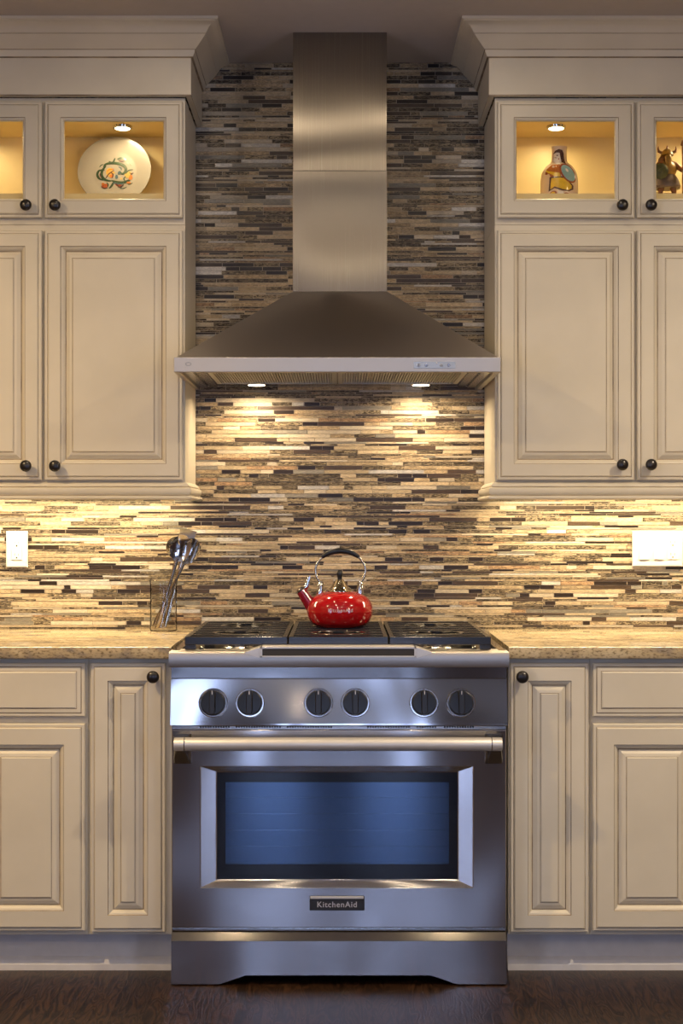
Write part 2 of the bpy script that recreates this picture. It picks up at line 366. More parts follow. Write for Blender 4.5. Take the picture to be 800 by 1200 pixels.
# ------------------------------------------------------------------ mosaic
def build_mosaic():
    V, FC, CO, KD = [], [], [], []
    pal = [((.48, .385, .255), 20, 0, .2), ((.38, .295, .19), 16, 0, .4), ((.54, .465, .35), 11, 0, .15), ((.026, .017, .011), 16, .5, .10), ((.065, .043, .027), 10, .5, .2),
           ((.12, .098, .070), 20, .2, 1.), ((.19, .155, .105), 16, .2, 1.), ((.22, .20, .16), 8, .5, .2), ((.50, .47, .42), 6, .7, .2), ((.32, .215, .13), 5, .2, .5)]
    wts = [p[1] for p in pal]
    zb, zt = .909, CEIL; ph = .0127; rows = int((zt - zb) / ph) + 1
    rng = random.Random(31)
    def strip(za, zb_, x, x1, lo, hi):
        while x < x1:
            L = rng.uniform(lo, hi)
            if rng.random() < .25: L *= rng.uniform(.3, .7)
            if rng.random() < .12: L *= 1.5
            c, _, gl, mb_ = rng.choices(pal, wts)[0]
            if c[0] < .06: L = min(L, rng.uniform(.03, .11))
            k = rng.uniform(.82, 1.18); c = tuple(q * k for q in c)
            t = .0002 + rng.uniform(-.0005, .0010); xa, xb = x, x + L - .0014
            o = len(V); y = -t; bv = .0004
            V.extend([(xa, .0014, za), (xb, .0014, za), (xb, .0014, zb_), (xa, .0014, zb_), (xa + bv, y, za + bv), (xb - bv, y, za + bv), (xb - bv, y, zb_ - bv), (xa + bv, y, zb_ - bv)])
            fs = [(4, 5, 6, 7), (0, 1, 5, 4), (1, 2, 6, 5), (2, 3, 7, 6), (3, 0, 4, 7)]
            FC.extend(tuple(o + i for i in f) for f in fs); off = rng.random()
            CO.extend([(*c, 1)] * 5); KD.extend([(gl, mb_, off, 1)] * 5)
            x += L
    for r in range(rows):
        a = zb + r * ph; b = min(a + ph - .0012, zt)
        x = -1.95 + rng.uniform(-.1, 0)
        u = rng.random()
        if u < .30:
            m = (a + b) / 2; strip(a, m - .0004, x, 1.95, .06, .22); strip(m + .0004, b, x - .03, 1.95, .06, .22)
        else: strip(a, b, x, 1.95, .045, .17)
    me = bpy.data.meshes.new('mosaic_tiles'); me.from_pydata(V, [], FC); me.materials.append(M['mosaic_tile'])
    for nm, dat in (('tile_col', CO), ('tile_kind', KD)):
        a = me.attributes.new(nm, 'FLOAT_COLOR', 'FACE'); a.data.foreach_set('color', [q for c in dat for q in c])
    me.update(); o = link('mosaic_tiles', me, wb)
build_mosaic()
# ------------------------------------------------------------------ cabinetry
EDGE = [(0, 0), (0, .013), (.0025, .0155), (.0085, .0155), (.0100, .0170), (.013, .020)]
def door_prof(w):
    p = EDGE + [(w, .020), (w + .0016, .0172), (w + .006, .0155), (w + .011, .0105), (w + .0128, .0060), (w + .0155, .0060), (w + .0185, .0078), (w + .026, .0130), (w + .034, .0148), (w + .0356, .0148), (w + .038, .0175)]
    return p, (3, 6, 10, 14)
def knob(parent, x, y, z, r=.0172):
    pr = [(.0075, 0), (.0080, .002), (.0055, .005), (.0052, .012), (.009, .0165), (r * .86, .019), (r, .0235), (r * .97, .0275), (r * .78, .0315), (r * .42, .0338), (.001, .0345)]
    return obj('knob', MB().lathe(pr, (x, y, z), 28, RY), 'bronze', parent, smooth=True, org=(x, y, z), angle=60)
def panel_door(parent, x0, x1, z0, z1, y, w, kn=None):
    p, gz = door_prof(w)
    d = obj('door', MB().rects(x0, x1, z0, z1, y, p, True, gz), ['cabinet_paint', 'cabinet_glaze'], parent, org=((x0 + x1) / 2, y, z0))
    if kn: knob(d, kn[0], y - .020, kn[1])
    return d
def glass_door(parent, x0, x1, z0, z1, y, w, kn):
    g = MB(); p = EDGE + [(w, .020), (w + .0015, .0172), (w + .0055, .016), (w + .009, .011), (w + .009, 0), (0, 0)]
    g.rects(x0, x1, z0, z1, y, p, False, (3, 6))
    d = obj('door', g, ['cabinet_paint', 'cabinet_glaze'], parent, org=((x0 + x1) / 2, y, z0))
    q = w + .009
    obj('glass_pane', MB().box(x0 + q, x1 - q, y - .008, y - .005, z0 + q, z1 - q), 'door_glass', d)
    knob(d, kn[0], y - .020, kn[1]); return d
DU = .319; YF = -DU; YD = -.340            # face of the upper boxes ; front of the doors
zTop, zDT, zDB = 2.509, PZ(118.5, .34), PZ(254.5, .34)       # display doors
zLT, zLB = PZ(269.5, .34), PZ(562.5, .34)
zMid = (zDB + zLT) / 2; zBot = PZ(567.5, .34)
fl, ce = 2.230, 2.474
for sgn, side in ((-1, 'left'), (1, 'right')):
    def X(a): return sgn * a
    inner = .4595; outer = 1.315
    if sgn < 0: e = [PX(213.5, .34), PX(51.8, .34), PX(48.3, .34), PX(-113.5, .34)]
    else: e = [PX(583, .34), PX(743.5, .34), PX(747, .34), PX(907.5, .34)]
    # ---- lower wall cabinet : box, face frame, two doors, light rail
    t = thing('wall_cabinet', (sgn * (inner + outer) / 2, -.005, zBot), 'cream wall cabinet with two raised-panel doors, on the %s of the range hood' % side, 'cabinet')
    xa, xb = sorted((X(inner), X(outer)))
    obj('cabinet_body', MB().box(xa, xb, YF, -.006, zBot, zMid), 'cabinet_paint', t, bevel=.001)
    for k in (0, 1):
        a, b = sorted((e[2 * k], e[2 * k + 1]))
        kx = PX({(-1, 0): 64, (-1, 1): 30, (1, 0): 729.3, (1, 1): 763}[(sgn, k)], .365)
        panel_door(t, a, b, zLB, zLT, YF - .0012, .0475, (kx, PZ(546 if sgn < 0 else 544.5, .365)))
    # light rail, wrapping round the inner end
    def wrap(prof, xin, yf, mat, name, par, xo=outer, glz=()):
        """moulding: prof = (projection, z); runs along the front then back to the wall at the inner end"""
        g = MB(); v = []; n = len(prof)
        for p_, z in prof:
            v += [(X(xo), yf - p_, z), (X(xin - p_), yf - p_, z), (X(xin - p_), -.006, z)]
        f = [];
        for i in range(n - 1):
            for j in range(2): f.append((i * 3 + j, i * 3 + j + 1, i * 3 + 3 + j + 1, i * 3 + 3 + j))
        mm = [1 if i in glz else 0 for i in range(n - 1) for j in range(2)]
        # back skins, top and bottom
        b0 = len(v); v += [(X(xo), yf + .016, prof[0][1]), (X(xin + .016), yf + .016, prof[0][1]), (X(xin + .016), -.006, prof[0][1]),
                           (X(xo), yf + .016, prof[-1][1]), (X(xin + .016), yf + .016, prof[-1][1]), (X(xin + .016), -.006, prof[-1][1])]
        for j in range(2):
            f += [(j, j + 1, b0 + j + 1, b0 + j), ((n - 1) * 3 + j, (n - 1) * 3 + j + 1, b0 + 4 + j, b0 + 3 + j), (b0 + j, b0 + j + 1, b0 + 4 + j, b0 + 3 + j)]; mm += [0] * 3
        f += [tuple([i * 3 for i in range(n)] + [b0 + 3, b0]), tuple([i * 3 + 2 for i in range(n)] + [b0 + 5, b0 + 2])]; mm += [0, 0]
        g.v = v; g.f = f; g.m = mm
        return obj(name, g, mat, par, smooth=True, angle=28)
    zr = PZ(585.5, .345)
    rail = [(.004, zr), (.019, zr + .001), (.022, zr + .005), (.021, zr + .010), (.0145, zr + .012), (.013, zr + .0135), (.0145, zr + .015), (.018, zr + .020), (.0195, zr + .028), (.018, zr + .034), (.012, zr + .037), (.0105, zr + .0385), (.012, zr + .040), (.011, zr + .043), (.005, zr + .049), (.001, zr + .052), (0, zr + .053)]
    wrap(rail, inner, YF - .001, ['cabinet_paint', 'cabinet_glaze'], 'light_rail', t, glz=(4, 10))
    # ---- display cabinet : open box behind glass doors
    t = thing('display_cabinet', (sgn * (inner + outer) / 2, -.005, zMid), 'cream glass-door cabinet lit inside, stacked on the wall cabinet at the %s' % side, 'cabinet')
    g = MB(); z_ = zMid + .0008
    g.box(*sorted((X(inner), X(inner + .018))), YF + .018, -.006, z_, zTop)
    g.box(*sorted((X(outer), X(outer - .018))), YF + .018, -.006, z_, zTop)
    # face frame
    g.box(*sorted((X(inner), X(inner + .035))), YF, YF + .018, z_, zTop)
    g.box(*sorted((X(outer), X(outer - .035))), YF, YF + .018, z_, zTop)
    xc = abs(e[1] + e[2]) / 2
    g.box(*sorted((X(xc - .02), X(xc + .02))), YF, YF + .018, z_, zTop)
    for s0, s1 in ((inner + .035, xc - .02), (xc + .02, outer - .035)):
        for q0, q1 in ((z_, PZ(236, .33)), (PZ(138, .33), zTop)): g.box(*sorted((X(s0), X(s1))), YF, YF + .018, q0, q1)
    obj('cabinet_body', g, 'cabinet_paint', t)
    g = MB()
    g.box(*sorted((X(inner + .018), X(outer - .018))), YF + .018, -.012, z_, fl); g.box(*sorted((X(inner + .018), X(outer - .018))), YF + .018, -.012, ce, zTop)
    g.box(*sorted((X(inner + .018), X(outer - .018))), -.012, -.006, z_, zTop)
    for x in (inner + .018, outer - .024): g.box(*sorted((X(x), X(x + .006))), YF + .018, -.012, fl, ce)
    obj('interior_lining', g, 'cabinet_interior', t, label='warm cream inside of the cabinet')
    for k in (0, 1):
        a, b = sorted((e[2 * k], e[2 * k + 1]))
        kx = PX({(-1, 0): 64, (-1, 1): 30, (1, 0): 729.3, (1, 1): 763}[(sgn, k)], .365)
        glass_door(t, a, b, zDB, zDT, YF - .0012, .0475, (kx, PZ(240, .365)))
    # ---- crown
    prof = [(0, zTop), (.0, 2.512), (.0, 2.618), (.001, 2.6195), (.0065, 2.622), (.010, 2.630), (.013, 2.6385), (.0125, 2.640), (.0145, 2.6415), (.022, 2.649), (.034, 2.661), (.0455, 2.6735), (.0475, 2.676), (.047, 2.6775), (.050, 2.679), (.053, 2.684), (.059, 2.693), (.069, 2.700), (.080, 2.7035), (.0800, 2.7055), (.0855, 2.7065), (.087, 2.7085), (.087, CEIL - .0006)]
    prof = [(p_ + .0, z) for p_, z in prof]
    xin = .4395
    g = wrap(prof, xin, -.345, ['cabinet_paint', 'cabinet_glaze'], 'crown_moulding', None, glz=(0, 3, 7, 12))
    tag(g, 'deep cream crown moulding and frieze along the ceiling, on the %s' % side, 'crown moulding')
# base cabinets
YB = -.610; YBD = -.632; zb0, zb1 = .110, .8745
for sgn, side in ((-1, 'left'), (1, 'right')):
    def X(a): return sgn * a
    if sgn < 0: nar = (106, 193.5); wide_in, knobx = 99, 179
    else: nar = (598, 689.5); wide_in, knobx = 695, 612
    xs_ = sorted((PX(nar[0], .63), PX(nar[1], .63)))
    split = abs(PX(102.5 if sgn < 0 else 692.3, .63)); far = split + .665
    t = thing('base_cabinet', (X((.4655 + split) / 2), YB / 2, zb0), 'narrow cream base cabinet with one tall raised-panel door, just %s of the range' % side, 'cabinet')
    obj('cabinet_body', MB().box(*sorted((X(.4655), X(split - .0004))), YB, -.006, zb0, zb1), 'cabinet_paint', t, bevel=.001)
    panel_door(t, xs_[0], xs_[1], PZ(1093, .63), PZ(777.5, .63), YB - .0012, .0475, (PX(knobx, .655), PZ(793.5, .655)))
    t = thing('base_cabinet', (X((split + far) / 2), YB / 2, zb0), 'wide cream base cabinet with a drawer, at the %s edge of the photo' % side, 'cabinet')
    obj('cabinet_body', MB().box(*sorted((X(split + .0004), X(far))), YB, -.006, zb0, zb1), 'cabinet_paint', t, bevel=.001)
    w0 = abs(PX(wide_in, .63)); w1 = far - (w0 - split)
    a, b = sorted((X(w0), X(w1)))
    dp = EDGE[:4] + [(.0110, .0170), (.013, .0175), (.021, .0180), (.0226, .0180), (.026, .0205)]
    d = obj('drawer', MB().rects(a, b, PZ(840, .63), PZ(777.5, .63), YB - .0012, dp, True, (3, 6)), ['cabinet_paint', 'cabinet_glaze'], t, org=((a + b) / 2, YB, PZ(840, .63)))
    knob(d, (a + b) / 2, YB - .0212, PZ(808, .655))
    wm = (w0 + w1) / 2
    for k, (s0, s1) in enumerate(((w0, wm - .0015), (wm + .0015, w1))):
        a, b = sorted((X(s0), X(s1)))
        kk = X(s1 - .028) if k == 0 else X(s0 + .028)
        panel_door(t, a, b, PZ(1091.5, .63), PZ(848.5, .63), YB - .0012, .0565, (kk, PZ(866, .655)))
    # toe kick with its shoe moulding
    g = MB().box(*sorted((X(.468), X(far))), -.560, -.545, 0.0, zb0 - .0005)
    g.prism([(-.5605, 0), (-.5605, .035), (-.563, .034), (-.570, .028), (-.575, .016), (-.576, 0)], X(.468), X(far), 'x')
    struct(obj('baseboard_toe_' + side, g, 'toe_paint'))
    # countertop, eased edge
    r = .005; zc = .909; zu = .876; yf = -.650
    pr = [(-.004, zu), (-.004, zc), (yf + r, zc), (yf + r * .3, zc - r * .3), (yf, zc - r), (yf, zu + r), (yf + r * .3, zu + r * .3), (yf + r, zu)]
    g = MB().prism(pr, *sorted((X(.4625), X(far + .02))), 'x')
    tag(obj('countertop', g, 'granite', smooth=True), 'polished beige granite countertop on the %s of the range' % side, 'countertop')
# ------------------------------------------------------------------ range
def loops(mb, ls, mi=0, cap_last=False):
    """ls: list of (x0, x1, z0, z1, y) rectangles joined one to the next"""
    v = []; f = []
    for x0, x1, z0, z1, y in ls: v += [(x0, y, z0), (x1, y, z0), (x1, y, z1), (x0, y, z1)]
    for k in range(len(ls) - 1):
        for j in range(4): f.append((k * 4 + j, k * 4 + (j + 1) % 4, k * 4 + 4 + (j + 1) % 4, k * 4 + 4 + j))
    if cap_last: f.append(tuple((len(ls) - 1) * 4 + j for j in range(4)))
    mb.add(v, f, mi); return mb
RC = -.0028
def RXx(h): return RC - h, RC + h
rg = thing('kitchen_range', (RC, -.36, 0), 'wide stainless steel gas range with six black knobs and an oven window tinted blue as reflected daylight', 'range')
x0, x1 = RXx(.4535)
g = MB().box(x0, x1, -.655, -.025, .035, .862)
obj('range_body', g, 'steel_plain', rg, bevel=.001)
for x in (x0 + .07, x1 - .07):
    for y in (-.60, -.10): obj('leveling_foot', MB().lathe([(.02, 0), (.02, .006), (.012, .010), (.012, .036)], (x, y, 0), 20), 'black_plastic', rg, smooth=True)
# cooktop deck: steel rails round black pans
g = MB(); zt = .902
g.box(RC - .4565, RC - .435, -.665, -.012, .8622, zt); g.box(RC + .435, RC + .4565, -.665, -.012, .8622, zt)
g.box(RC - .435, RC + .435, -.040, -.012, .8622, zt); g.box(RC - .435, RC + .435, -.64, -.04, .8622, .886)
obj('cooktop_deck', g, 'steel_ledge', rg, bevel=.0015)
g = MB()
gx = [(PX(216.5, .66), PX(336.3, .66)), (PX(338, .66), PX(454.7, .66)), (PX(456.5, .66), PX(575, .66))]
for a, b in gx: obj('burner_pan', MB().box(a + .004, b - .004, -.635, -.045, .8862, .890), 'black_enamel', rg)
# bullnose
g = MB(); r = .005
g.prism([(-.62, zt - .0005), (-.727 + r, .9015), (-.727 + r * .3, .9015 - r * .3), (-.727, .9015 - r), (-.727, .864), (-.7255, .861), (-.69, .861), (-.62, .861)], RC - .4570, RC + .4570, 'x')
obj('bullnose', g, 'steel_rim', rg, smooth=True, label='brushed steel front rail below the grates')
# landing tray set into the rail
tx0, tx1 = PX(305, .729), PX(487.5, .729); za, zb_ = .888, .9165; fr = .0052
g = MB()
g.box(tx0, tx1, -.7305, -.66, zb_ - fr, zb_ - .0); g.box(tx0, tx1, -.7305, -.68, za, za + fr * .8)
g.box(tx0, tx0 + fr, -.7305, -.66, za, zb_); g.box(tx1 - fr, tx1, -.7305, -.66, za, zb_)
for sg, xe in ((-1, tx0), (1, tx1)):
    xo_ = xe + sg * .042
    v = [(xe, -.7275, .885), (xo_, -.7275, .8975), (xo_, -.7275, .9018), (xe, -.7275, zb_ - .001), (xe, -.66, .90), (xo_, -.66, .90), (xo_, -.66, .9018), (xe, -.66, zb_ - .001)]
    g.add(v, [(0, 1, 2, 3), (4, 7, 6, 5), (3, 2, 6, 7), (0, 4, 5, 1), (1, 5, 6, 2), (0, 3, 7, 4)])
tray = obj('tray_frame', g, 'satin_steel', rg, bevel=.0007)
obj('tray_slot', MB().box(tx0 + fr, tx1 - fr, -.7279, -.70, za + fr * .8, zb_ - fr), 'slot_dark', tray)
# control panel
kz, ky = .828, -.692
pb = (-.712, .708)
g = MB().prism([(-.655, .7005), (-.708, .7005), (-.7125, .7035), (-.712, .708), (ky, kz - .002), (ky + .0035, kz), (-.690, .8605), (-.655, .8605)], RC - .4545, RC + .4545, 'x')
obj('control_panel', g, 'steel_panel', rg)
nrm = Vector((0, -(kz - pb[1]), -(pb[0] - ky))).normalized(); ub = nrm.to_track_quat('Z', 'Y').to_matrix()
ub = Matrix((Vector((1, 0, 0)), nrm.cross(Vector((1, 0, 0))), nrm)).transposed()
zk = .7625; yk = ky + (kz - zk) / (kz - pb[1]) * (pb[0] - ky)
for px in (249, 292.3, 373, 416.2, 497, 540.3):
    c = Vector((PX(px, .72), yk, zk))
    bz = obj('knob_bezel', MB().lathe([(.0395, -.001), (.0395, .002), (.0375, .0045), (.0345, .0045), (.0335, .002)], c, 48, ub), 'chrome', rg, smooth=True, org=c)
    g = MB().lathe([(.0330, .001), (.0342, .004), (.0335, .014), (.0305, .0185), (.001, .0190)], c, 48, ub)
    # grip bar with rounded ends
    pts = [(.0085 * math.cos(a) if False else (.0085 if abs(math.cos(a)) > .01 else 0) * (1 if math.cos(a) > 0 else -1), 0) for a in (0,)]
    hw, hl = .0088, .0325
    out = [(-hw, -hl + .004), (-hw + .004, -hl), (hw - .004, -hl), (hw, -hl + .004), (hw, hl - .004), (hw - .004, hl), (-hw + .004, hl), (-hw, hl - .004)]
    v = [c + ub @ Vector((x, z, .016)) for x, z in out] + [c + ub @ Vector((x * .93, z * .97, .034)) for x, z in out] + [c + ub @ Vector((x * .7, z * .93, .0365)) for x, z in out]
    f = [tuple(range(7, -1, -1)), tuple(range(16, 24))] + [(k * 8 + i, k * 8 + (i + 1) % 8, k * 8 + 8 + (i + 1) % 8, k * 8 + 8 + i) for k in (0, 1) for i in range(8)]
    g.add(v, f)
    kn = obj('control_knob', g, 'black_plastic', rg, smooth=True, org=c, angle=40)
    obj('pointer_mark', MB().obox(c + ub @ Vector((0, .026, .0367)), ub, .0007, .005, .0003), 'white_mark', kn)
# vent under the panel
g = MB(); g.box(RC - .452, RC + .452, -.694, -.655, .6915, .7004); g.box(RC - .452, RC + .452, -.7005, -.694, .6912, .6935); vent = obj('vent_strip', g, 'steel_plain', rg)
for a, b in ((234, 270), (276, 330), (336, 392), (430, 482), (488, 514), (520, 558)):
    n = int((b - a) / 3); g = MB()
    for i in range(n):
        xx = PX(a + i * 3, .694); g.box(xx, xx + .0048, -.6948, -.68, .6942, .7000)
    obj('vent_slots', g, 'slot_dark', vent)
# oven door
dz0, dz1, dy = .153, .690, -.700
ox = (PX(234.8, .70), PX(554.2, .70)); oz = (PZ(1040.5, .70), PZ(898, .70)); rec = .684
ix = (PX(254, rec), PX(536, rec)); iz = (PZ(1030.5, rec), PZ(905.3, rec))
x0, x1 = RXx(.4525)
g = MB(); e = .003
loops(g, [(x0, x1, dz0, dz1, -.6556), (x0, x1, dz0, dz1, dy + e), (x0 + e * .3, x1 - e * .3, dz0 + e * .3, dz1 - e * .3, dy + e * .3), (x0 + e, x1 - e, dz0 + e, dz1 - e, dy),
          (ox[0] - .001, ox[1] + .001, oz[0] - .001, oz[1] + .001, dy), (ox[0] + .0015, ox[1] - .0015, oz[0] + .0015, oz[1] - .0015, dy + .0015),
          (ix[0] - .003, ix[1] + .003, iz[0] - .003, iz[1] + .003, -rec - .0005), (ix[0], ix[1], iz[0], iz[1], -rec + .001), (ix[0], ix[1], iz[0], iz[1], -.6556)])
door = obj('oven_door', g, 'steel_door', rg, org=(RC, dy, dz0))
gx0, gx1, gz0, gz1 = ix[0] + .0002, ix[1] - .0002, iz[0] + .0002, iz[1] - .0002
wx = (PX(264, rec), PX(526, rec)); wz = (PZ(1013, rec), PZ(917, rec))
g = loops(MB(), [(gx0, gx1, gz0, gz1, -.674), (gx0, gx1, gz0, gz1, -.680), (wx[0], wx[1], wz[0], wz[1], -.680), (wx[0], wx[1], wz[0], wz[1], -.674)])
obj('window_border', g, 'oven_frit', door, label='black glass border of the oven window')
obj('window_glass', MB().box(wx[0], wx[1], -.6799, -.6745, wz[0], wz[1]), 'oven_glass', door, label='oven window tinted blue as reflected daylight')
g = MB(); g.box(wx[0] - .002, wx[1] + .002, -.6575, -.6565, wz[0], wz[1])
obj('oven_cavity', g, 'oven_cavity', door)
g = MB()
for i in range(4):
    z = wz[0] + (wz[1] - wz[0]) * (.2 + i * .2); g.tube([(wx[0], -.664, z), (wx[1], -.664, z)], .0012, 6)
obj('oven_rack', g, 'steel_plain', door)
# door handle
hd = .765; hz = PZ(872, hd); hx = (PX(204, hd), PX(588, hd))
hb = obj('door_handle', MB().tube([(hx[0], -hd, hz), (hx[0] + .004, -hd, hz), (hx[1] - .004, -hd, hz), (hx[1], -hd, hz)], [.0165, .018, .018, .0165], 40), 'satin_steel', door, smooth=True)
for x in (hx[0] + .028, hx[1] - .028): obj('handle_collar', MB().tube([(x - .0012, -hd, hz), (x + .0012, -hd, hz)], .0186, 40), 'chrome', hb, smooth=True)
for sg, xe in ((1, hx[0]), (-1, hx[1])):
    a0, a1 = xe - sg * .001, xe + sg * .027; b0_, b1_ = xe - sg * .014, xe + sg * .040
    v = []
    for (p, q, y, za_, zb2) in ((a0, a1, -hd - .002, hz - .016, hz + .013), (a0, a1, -hd + .012, hz - .019, hz + .015), (b0_ * .5 + a0 * .5, b1_ * .5 + a1 * .5, -.715, hz - .050, hz + .016), (b0_ + sg * .006, b1_, -.7003, hz - .064, hz + .018)):
        v += [(p, y, za_), (q, y, za_), (q, y, zb2), (p, y, zb2)]
    f = [(3, 2, 1, 0), (12, 13, 14, 15)] + [(k * 4 + j, k * 4 + (j + 1) % 4, k * 4 + 4 + (j + 1) % 4, k * 4 + 4 + j) for k in range(3) for j in range(4)]
    obj('handle_bracket', MB().add(v, f), 'steel_ledge', door, bevel=.002)
# maker's badge on the door
bx = (PX(362.5, .704), PX(427, .704)); bzz = (PZ(1067, .704), PZ(1050, .704)); xm = (bx[0] + bx[1]) / 2; zm = (bzz[0] + bzz[1]) / 2
badge = obj('badge', MB().box(bx[0], bx[1], -.706, dy - .0003, bzz[0], bzz[1]), 'badge_black', door, bevel=.002)
obj('badge_edge', MB().box(bx[0] + .002, bx[1] - .002, -.7075, -.7035, bzz[1] - .0075, bzz[1] - .0005), 'satin_steel', badge, bevel=.0015)
tv, tf = text_mesh('KitchenAid', .0215, 1.12)
g = MB().add([(xm + x, -.7063, zm - .0035 + y) for x, y, z in tv], tf)
obj('badge_lettering', g, 'faded_silver', badge, recalc=False)
# lower panel and the trim line above it
g = MB().box(RC - .450, RC + .450, -.690, -.6556, .144, .1525); g.box(RC - .452, RC + .452, -.697, -.690, .1475, .1500)
obj('door_seal_trim', g, 'steel_plain', rg)
lz = .120; x0, x1 = RXx(.4525)
pts = [(x0, lz), (x1, lz), (x1, .004), (PX(535, .708), .004), (PX(505, .708), PZ(1143, .708)), (PX(288, .708), PZ(1143, .708)), (PX(257, .708), .004), (x0, .004)]
g = MB().prism(pts, -.708, -.690, 'y')
kp = obj('kick_panel', g, 'steel_door', rg)
g = MB().prism([(-.708, lz + .0002), (-.7075, lz + .0015), (-.690, .1437), (-.656, .1437), (-.656, lz + .0002)], x0, x1, 'x')
obj('panel_ledge', g, 'steel_ledge', kp, label='polished sloping top edge of the lower panel')
# burners and grates
for gi, (a, b) in enumerate(gx):
    xm_ = (a + b) / 2
    for yc in (-.215, -.505):
        bn = obj('burner', MB().lathe([(.052, .890), (.052, .896), (.046, .900), (.038, .902), (.036, .912), (.030, .914)], (xm_, yc, 0), 40), 'steel_plain', rg, smooth=True, org=(xm_, yc, .89))
        obj('burner_cap', MB().lathe([(.033, .914), (.0345, .917), (.0335, .921), (.028, .923), (.001, .924)], (xm_, yc, 0), 40), 'cast_iron', bn, smooth=True)
    g = MB(); t0, t1 = -.662, -.070; zg = .938; w = .0125
    g.box(a, b, t0, t0 + w, .916, zg); g.box(a, b, t1 - w, t1, .916, zg)
    for xx in (a, b - w): g.box(xx, xx + w, t0 + w, t1 - w, .918, zg)
    for xx in (a, b - .03):                                       # feet
        for y in (t0, t1 - w): g.box(xx, xx + .03, y, y + w, .9025 if y == t0 else .8905, .9161)
    for yc in (-.215, -.505):
        n = 36; ro, ri = .070, .058
        v = []; f = []
        for k in range(n):
            q = 2 * PI * k / n
            for rr, zz in ((ro, zg), (ri, zg), (ri, zg - .012), (ro, zg - .012)): v.append((xm_ + rr * math.cos(q) * 1.12, yc + rr * math.sin(q), zz))
        for k in range(n):
            k2 = (k + 1) % n
            for j in range(4): f.append((k * 4 + j, k * 4 + (j + 1) % 4, k2 * 4 + (j + 1) % 4, k2 * 4 + j))
        g.add(v, f)
        for k in range(4):
            q = PI / 4 + k * PI / 2; u = Matrix.Rotation(q, 3, 'Z')
            g.obox(Vector((xm_, yc, zg - .006)) + u @ Vector((.044, 0, 0)), u, .020, .0045, .006)
    for k in range(8):
        y = t0 + w / 2 + (t1 - t0 - w) * (k + 1) / 9
        near = min((-.215, -.505), key=lambda c: abs(c - y)); dd = abs(y - near)
        if dd < .066:
            h = 1.12 * math.sqrt(max(.066 ** 2 - dd ** 2, 0)) + .004
            g.box(a + w, xm_ - h, y - .008, y + .008, zg - .013, zg); g.box(xm_ + h, b - w, y - .008, y + .008, zg - .013, zg)
        else: g.box(a + w, b - w, y - .008, y + .008, zg - .013, zg)
    obj('grate', g, 'cast_iron', rg, bevel=.0015)
for px in (236, 314, 364, 432, 480, 556):
    obj('grate_stud', MB().lathe([(.0085, .8865), (.0095, .893), (.008, .903), (.004, .9085), (.001, .910)], (PX(px, .65), -.645 + .008, 0), 18), 'chrome', rg, smooth=True)

# ------------------------------------------------------------------ range hood
hood = thing('range_hood', (RC, -.29, PZ(436, .576)), 'large stainless steel chimney range hood mounted over the range', 'range hood')
hx0, hx1 = PX(203.5, .576), PX(586.5, .576); z0, z1 = PZ(436, .576), PZ(418.5, .576)
zc0 = PZ(342, .29); c0, c1 = PX(342.8, .29), PX(453.4, .29)
g = MB()      # open rim
g.box(hx0, hx1, -.576, -.560, z0, z1); g.box(hx0, hx0 + .016, -.560, -.008, z0, z1); g.box(hx1 - .016, hx1, -.560, -.008, z0, z1)
rim = obj('canopy_rim', g, 'steel_rim', hood, bevel=.0015)
g = MB(); q = .004
v = [(hx0 + q, -.576 + q, z1 - .001), (hx1 - q, -.576 + q, z1 - .001), (hx1 - q, -.008, z1 - .001), (hx0 + q, -.008, z1 - .001), (c0 - .001, -.291, zc0), (c1 + .001, -.291, zc0), (c1 + .001, -.008, zc0), (c0 - .001, -.008, zc0)]
g.add(v, [(0, 1, 5, 4), (1, 2, 6, 5), (2, 3, 7, 6), (3, 0, 4, 7), (4, 5, 6, 7), (3, 2, 1, 0)])
obj('canopy', g, 'steel_canopy', hood, bevel=.0015)
g = MB(); zj = 2.30
g.box(c0, c1, -.290, -.008, zc0 + .0002, zj); g.box(c0 + .001, c1 - .001, -.289, -.008, zj, CEIL - .0006)
obj('chimney', g, 'steel_chimney', hood, bevel=.001)
# underside
g = MB(); zu = z0 + .010
g.box(hx0 + .016, hx1 - .016, -.56, -.008, zu + .004, zu + .008)
for sg, xe in ((1, hx0 + .016), (-1, hx1 - .016)):
    for k in range(2):
        a = xe + sg * (.004 + k * .030); g.box(*sorted((a, a + sg * .026)), -.556, -.028, zu - .004 + .004 * k, zu + .004)
obj('underside_panel', g, 'steel_plain', hood, bevel=.0015)
g = MB(); fx0, fx1 = hx0 + .085, hx1 - .085
for k in range(2):
    a = fx0 + (fx1 - fx0) * k / 2 + .002; b = fx0 + (fx1 - fx0) * (k + 1) / 2 - .002
    gg = MB(); gg.box(a, b, -.50, -.486, zu - .004, zu + .003); gg.box(a, b, -.166, -.152, zu - .004, zu + .003); gg.box(a, a + .014, -.486, -.166, zu - .004, zu + .003); gg.box(b - .014, b, -.486, -.166, zu - .004, zu + .003)
    n = 44
    for i in range(n):
        x = a + .014 + (b - a - .028) * (i + .2) / n; gg.box(x, x + (b - a - .028) / n * .55, -.486, -.166, zu - .002, zu + .003)
    fo = obj('grease_filter', gg, 'filter_steel', hood)
for px in (300.5, 493):
    x = PX(px, .12)
    l = obj('hood_lamp', MB().lathe([(.030, zu - .0045), (.032, zu - .004), (.032, zu + .0035), (.001, zu + .0035)], (x, -.12, 0), 32), 'chrome', hood, smooth=True)
    obj('lamp_lens', MB().lathe([(.001, zu - .0056), (.0255, zu - .0056), (.0265, zu - .005), (.0265, zu - .0045), (.001, zu - .0045)], (x, -.12, 0), 32), 'lamp_lens', l, smooth=True)
px0, px1 = PX(484.5, .578), PX(533.5, .578); qz0, qz1 = PZ(431.6, .578), PZ(423.6, .578)
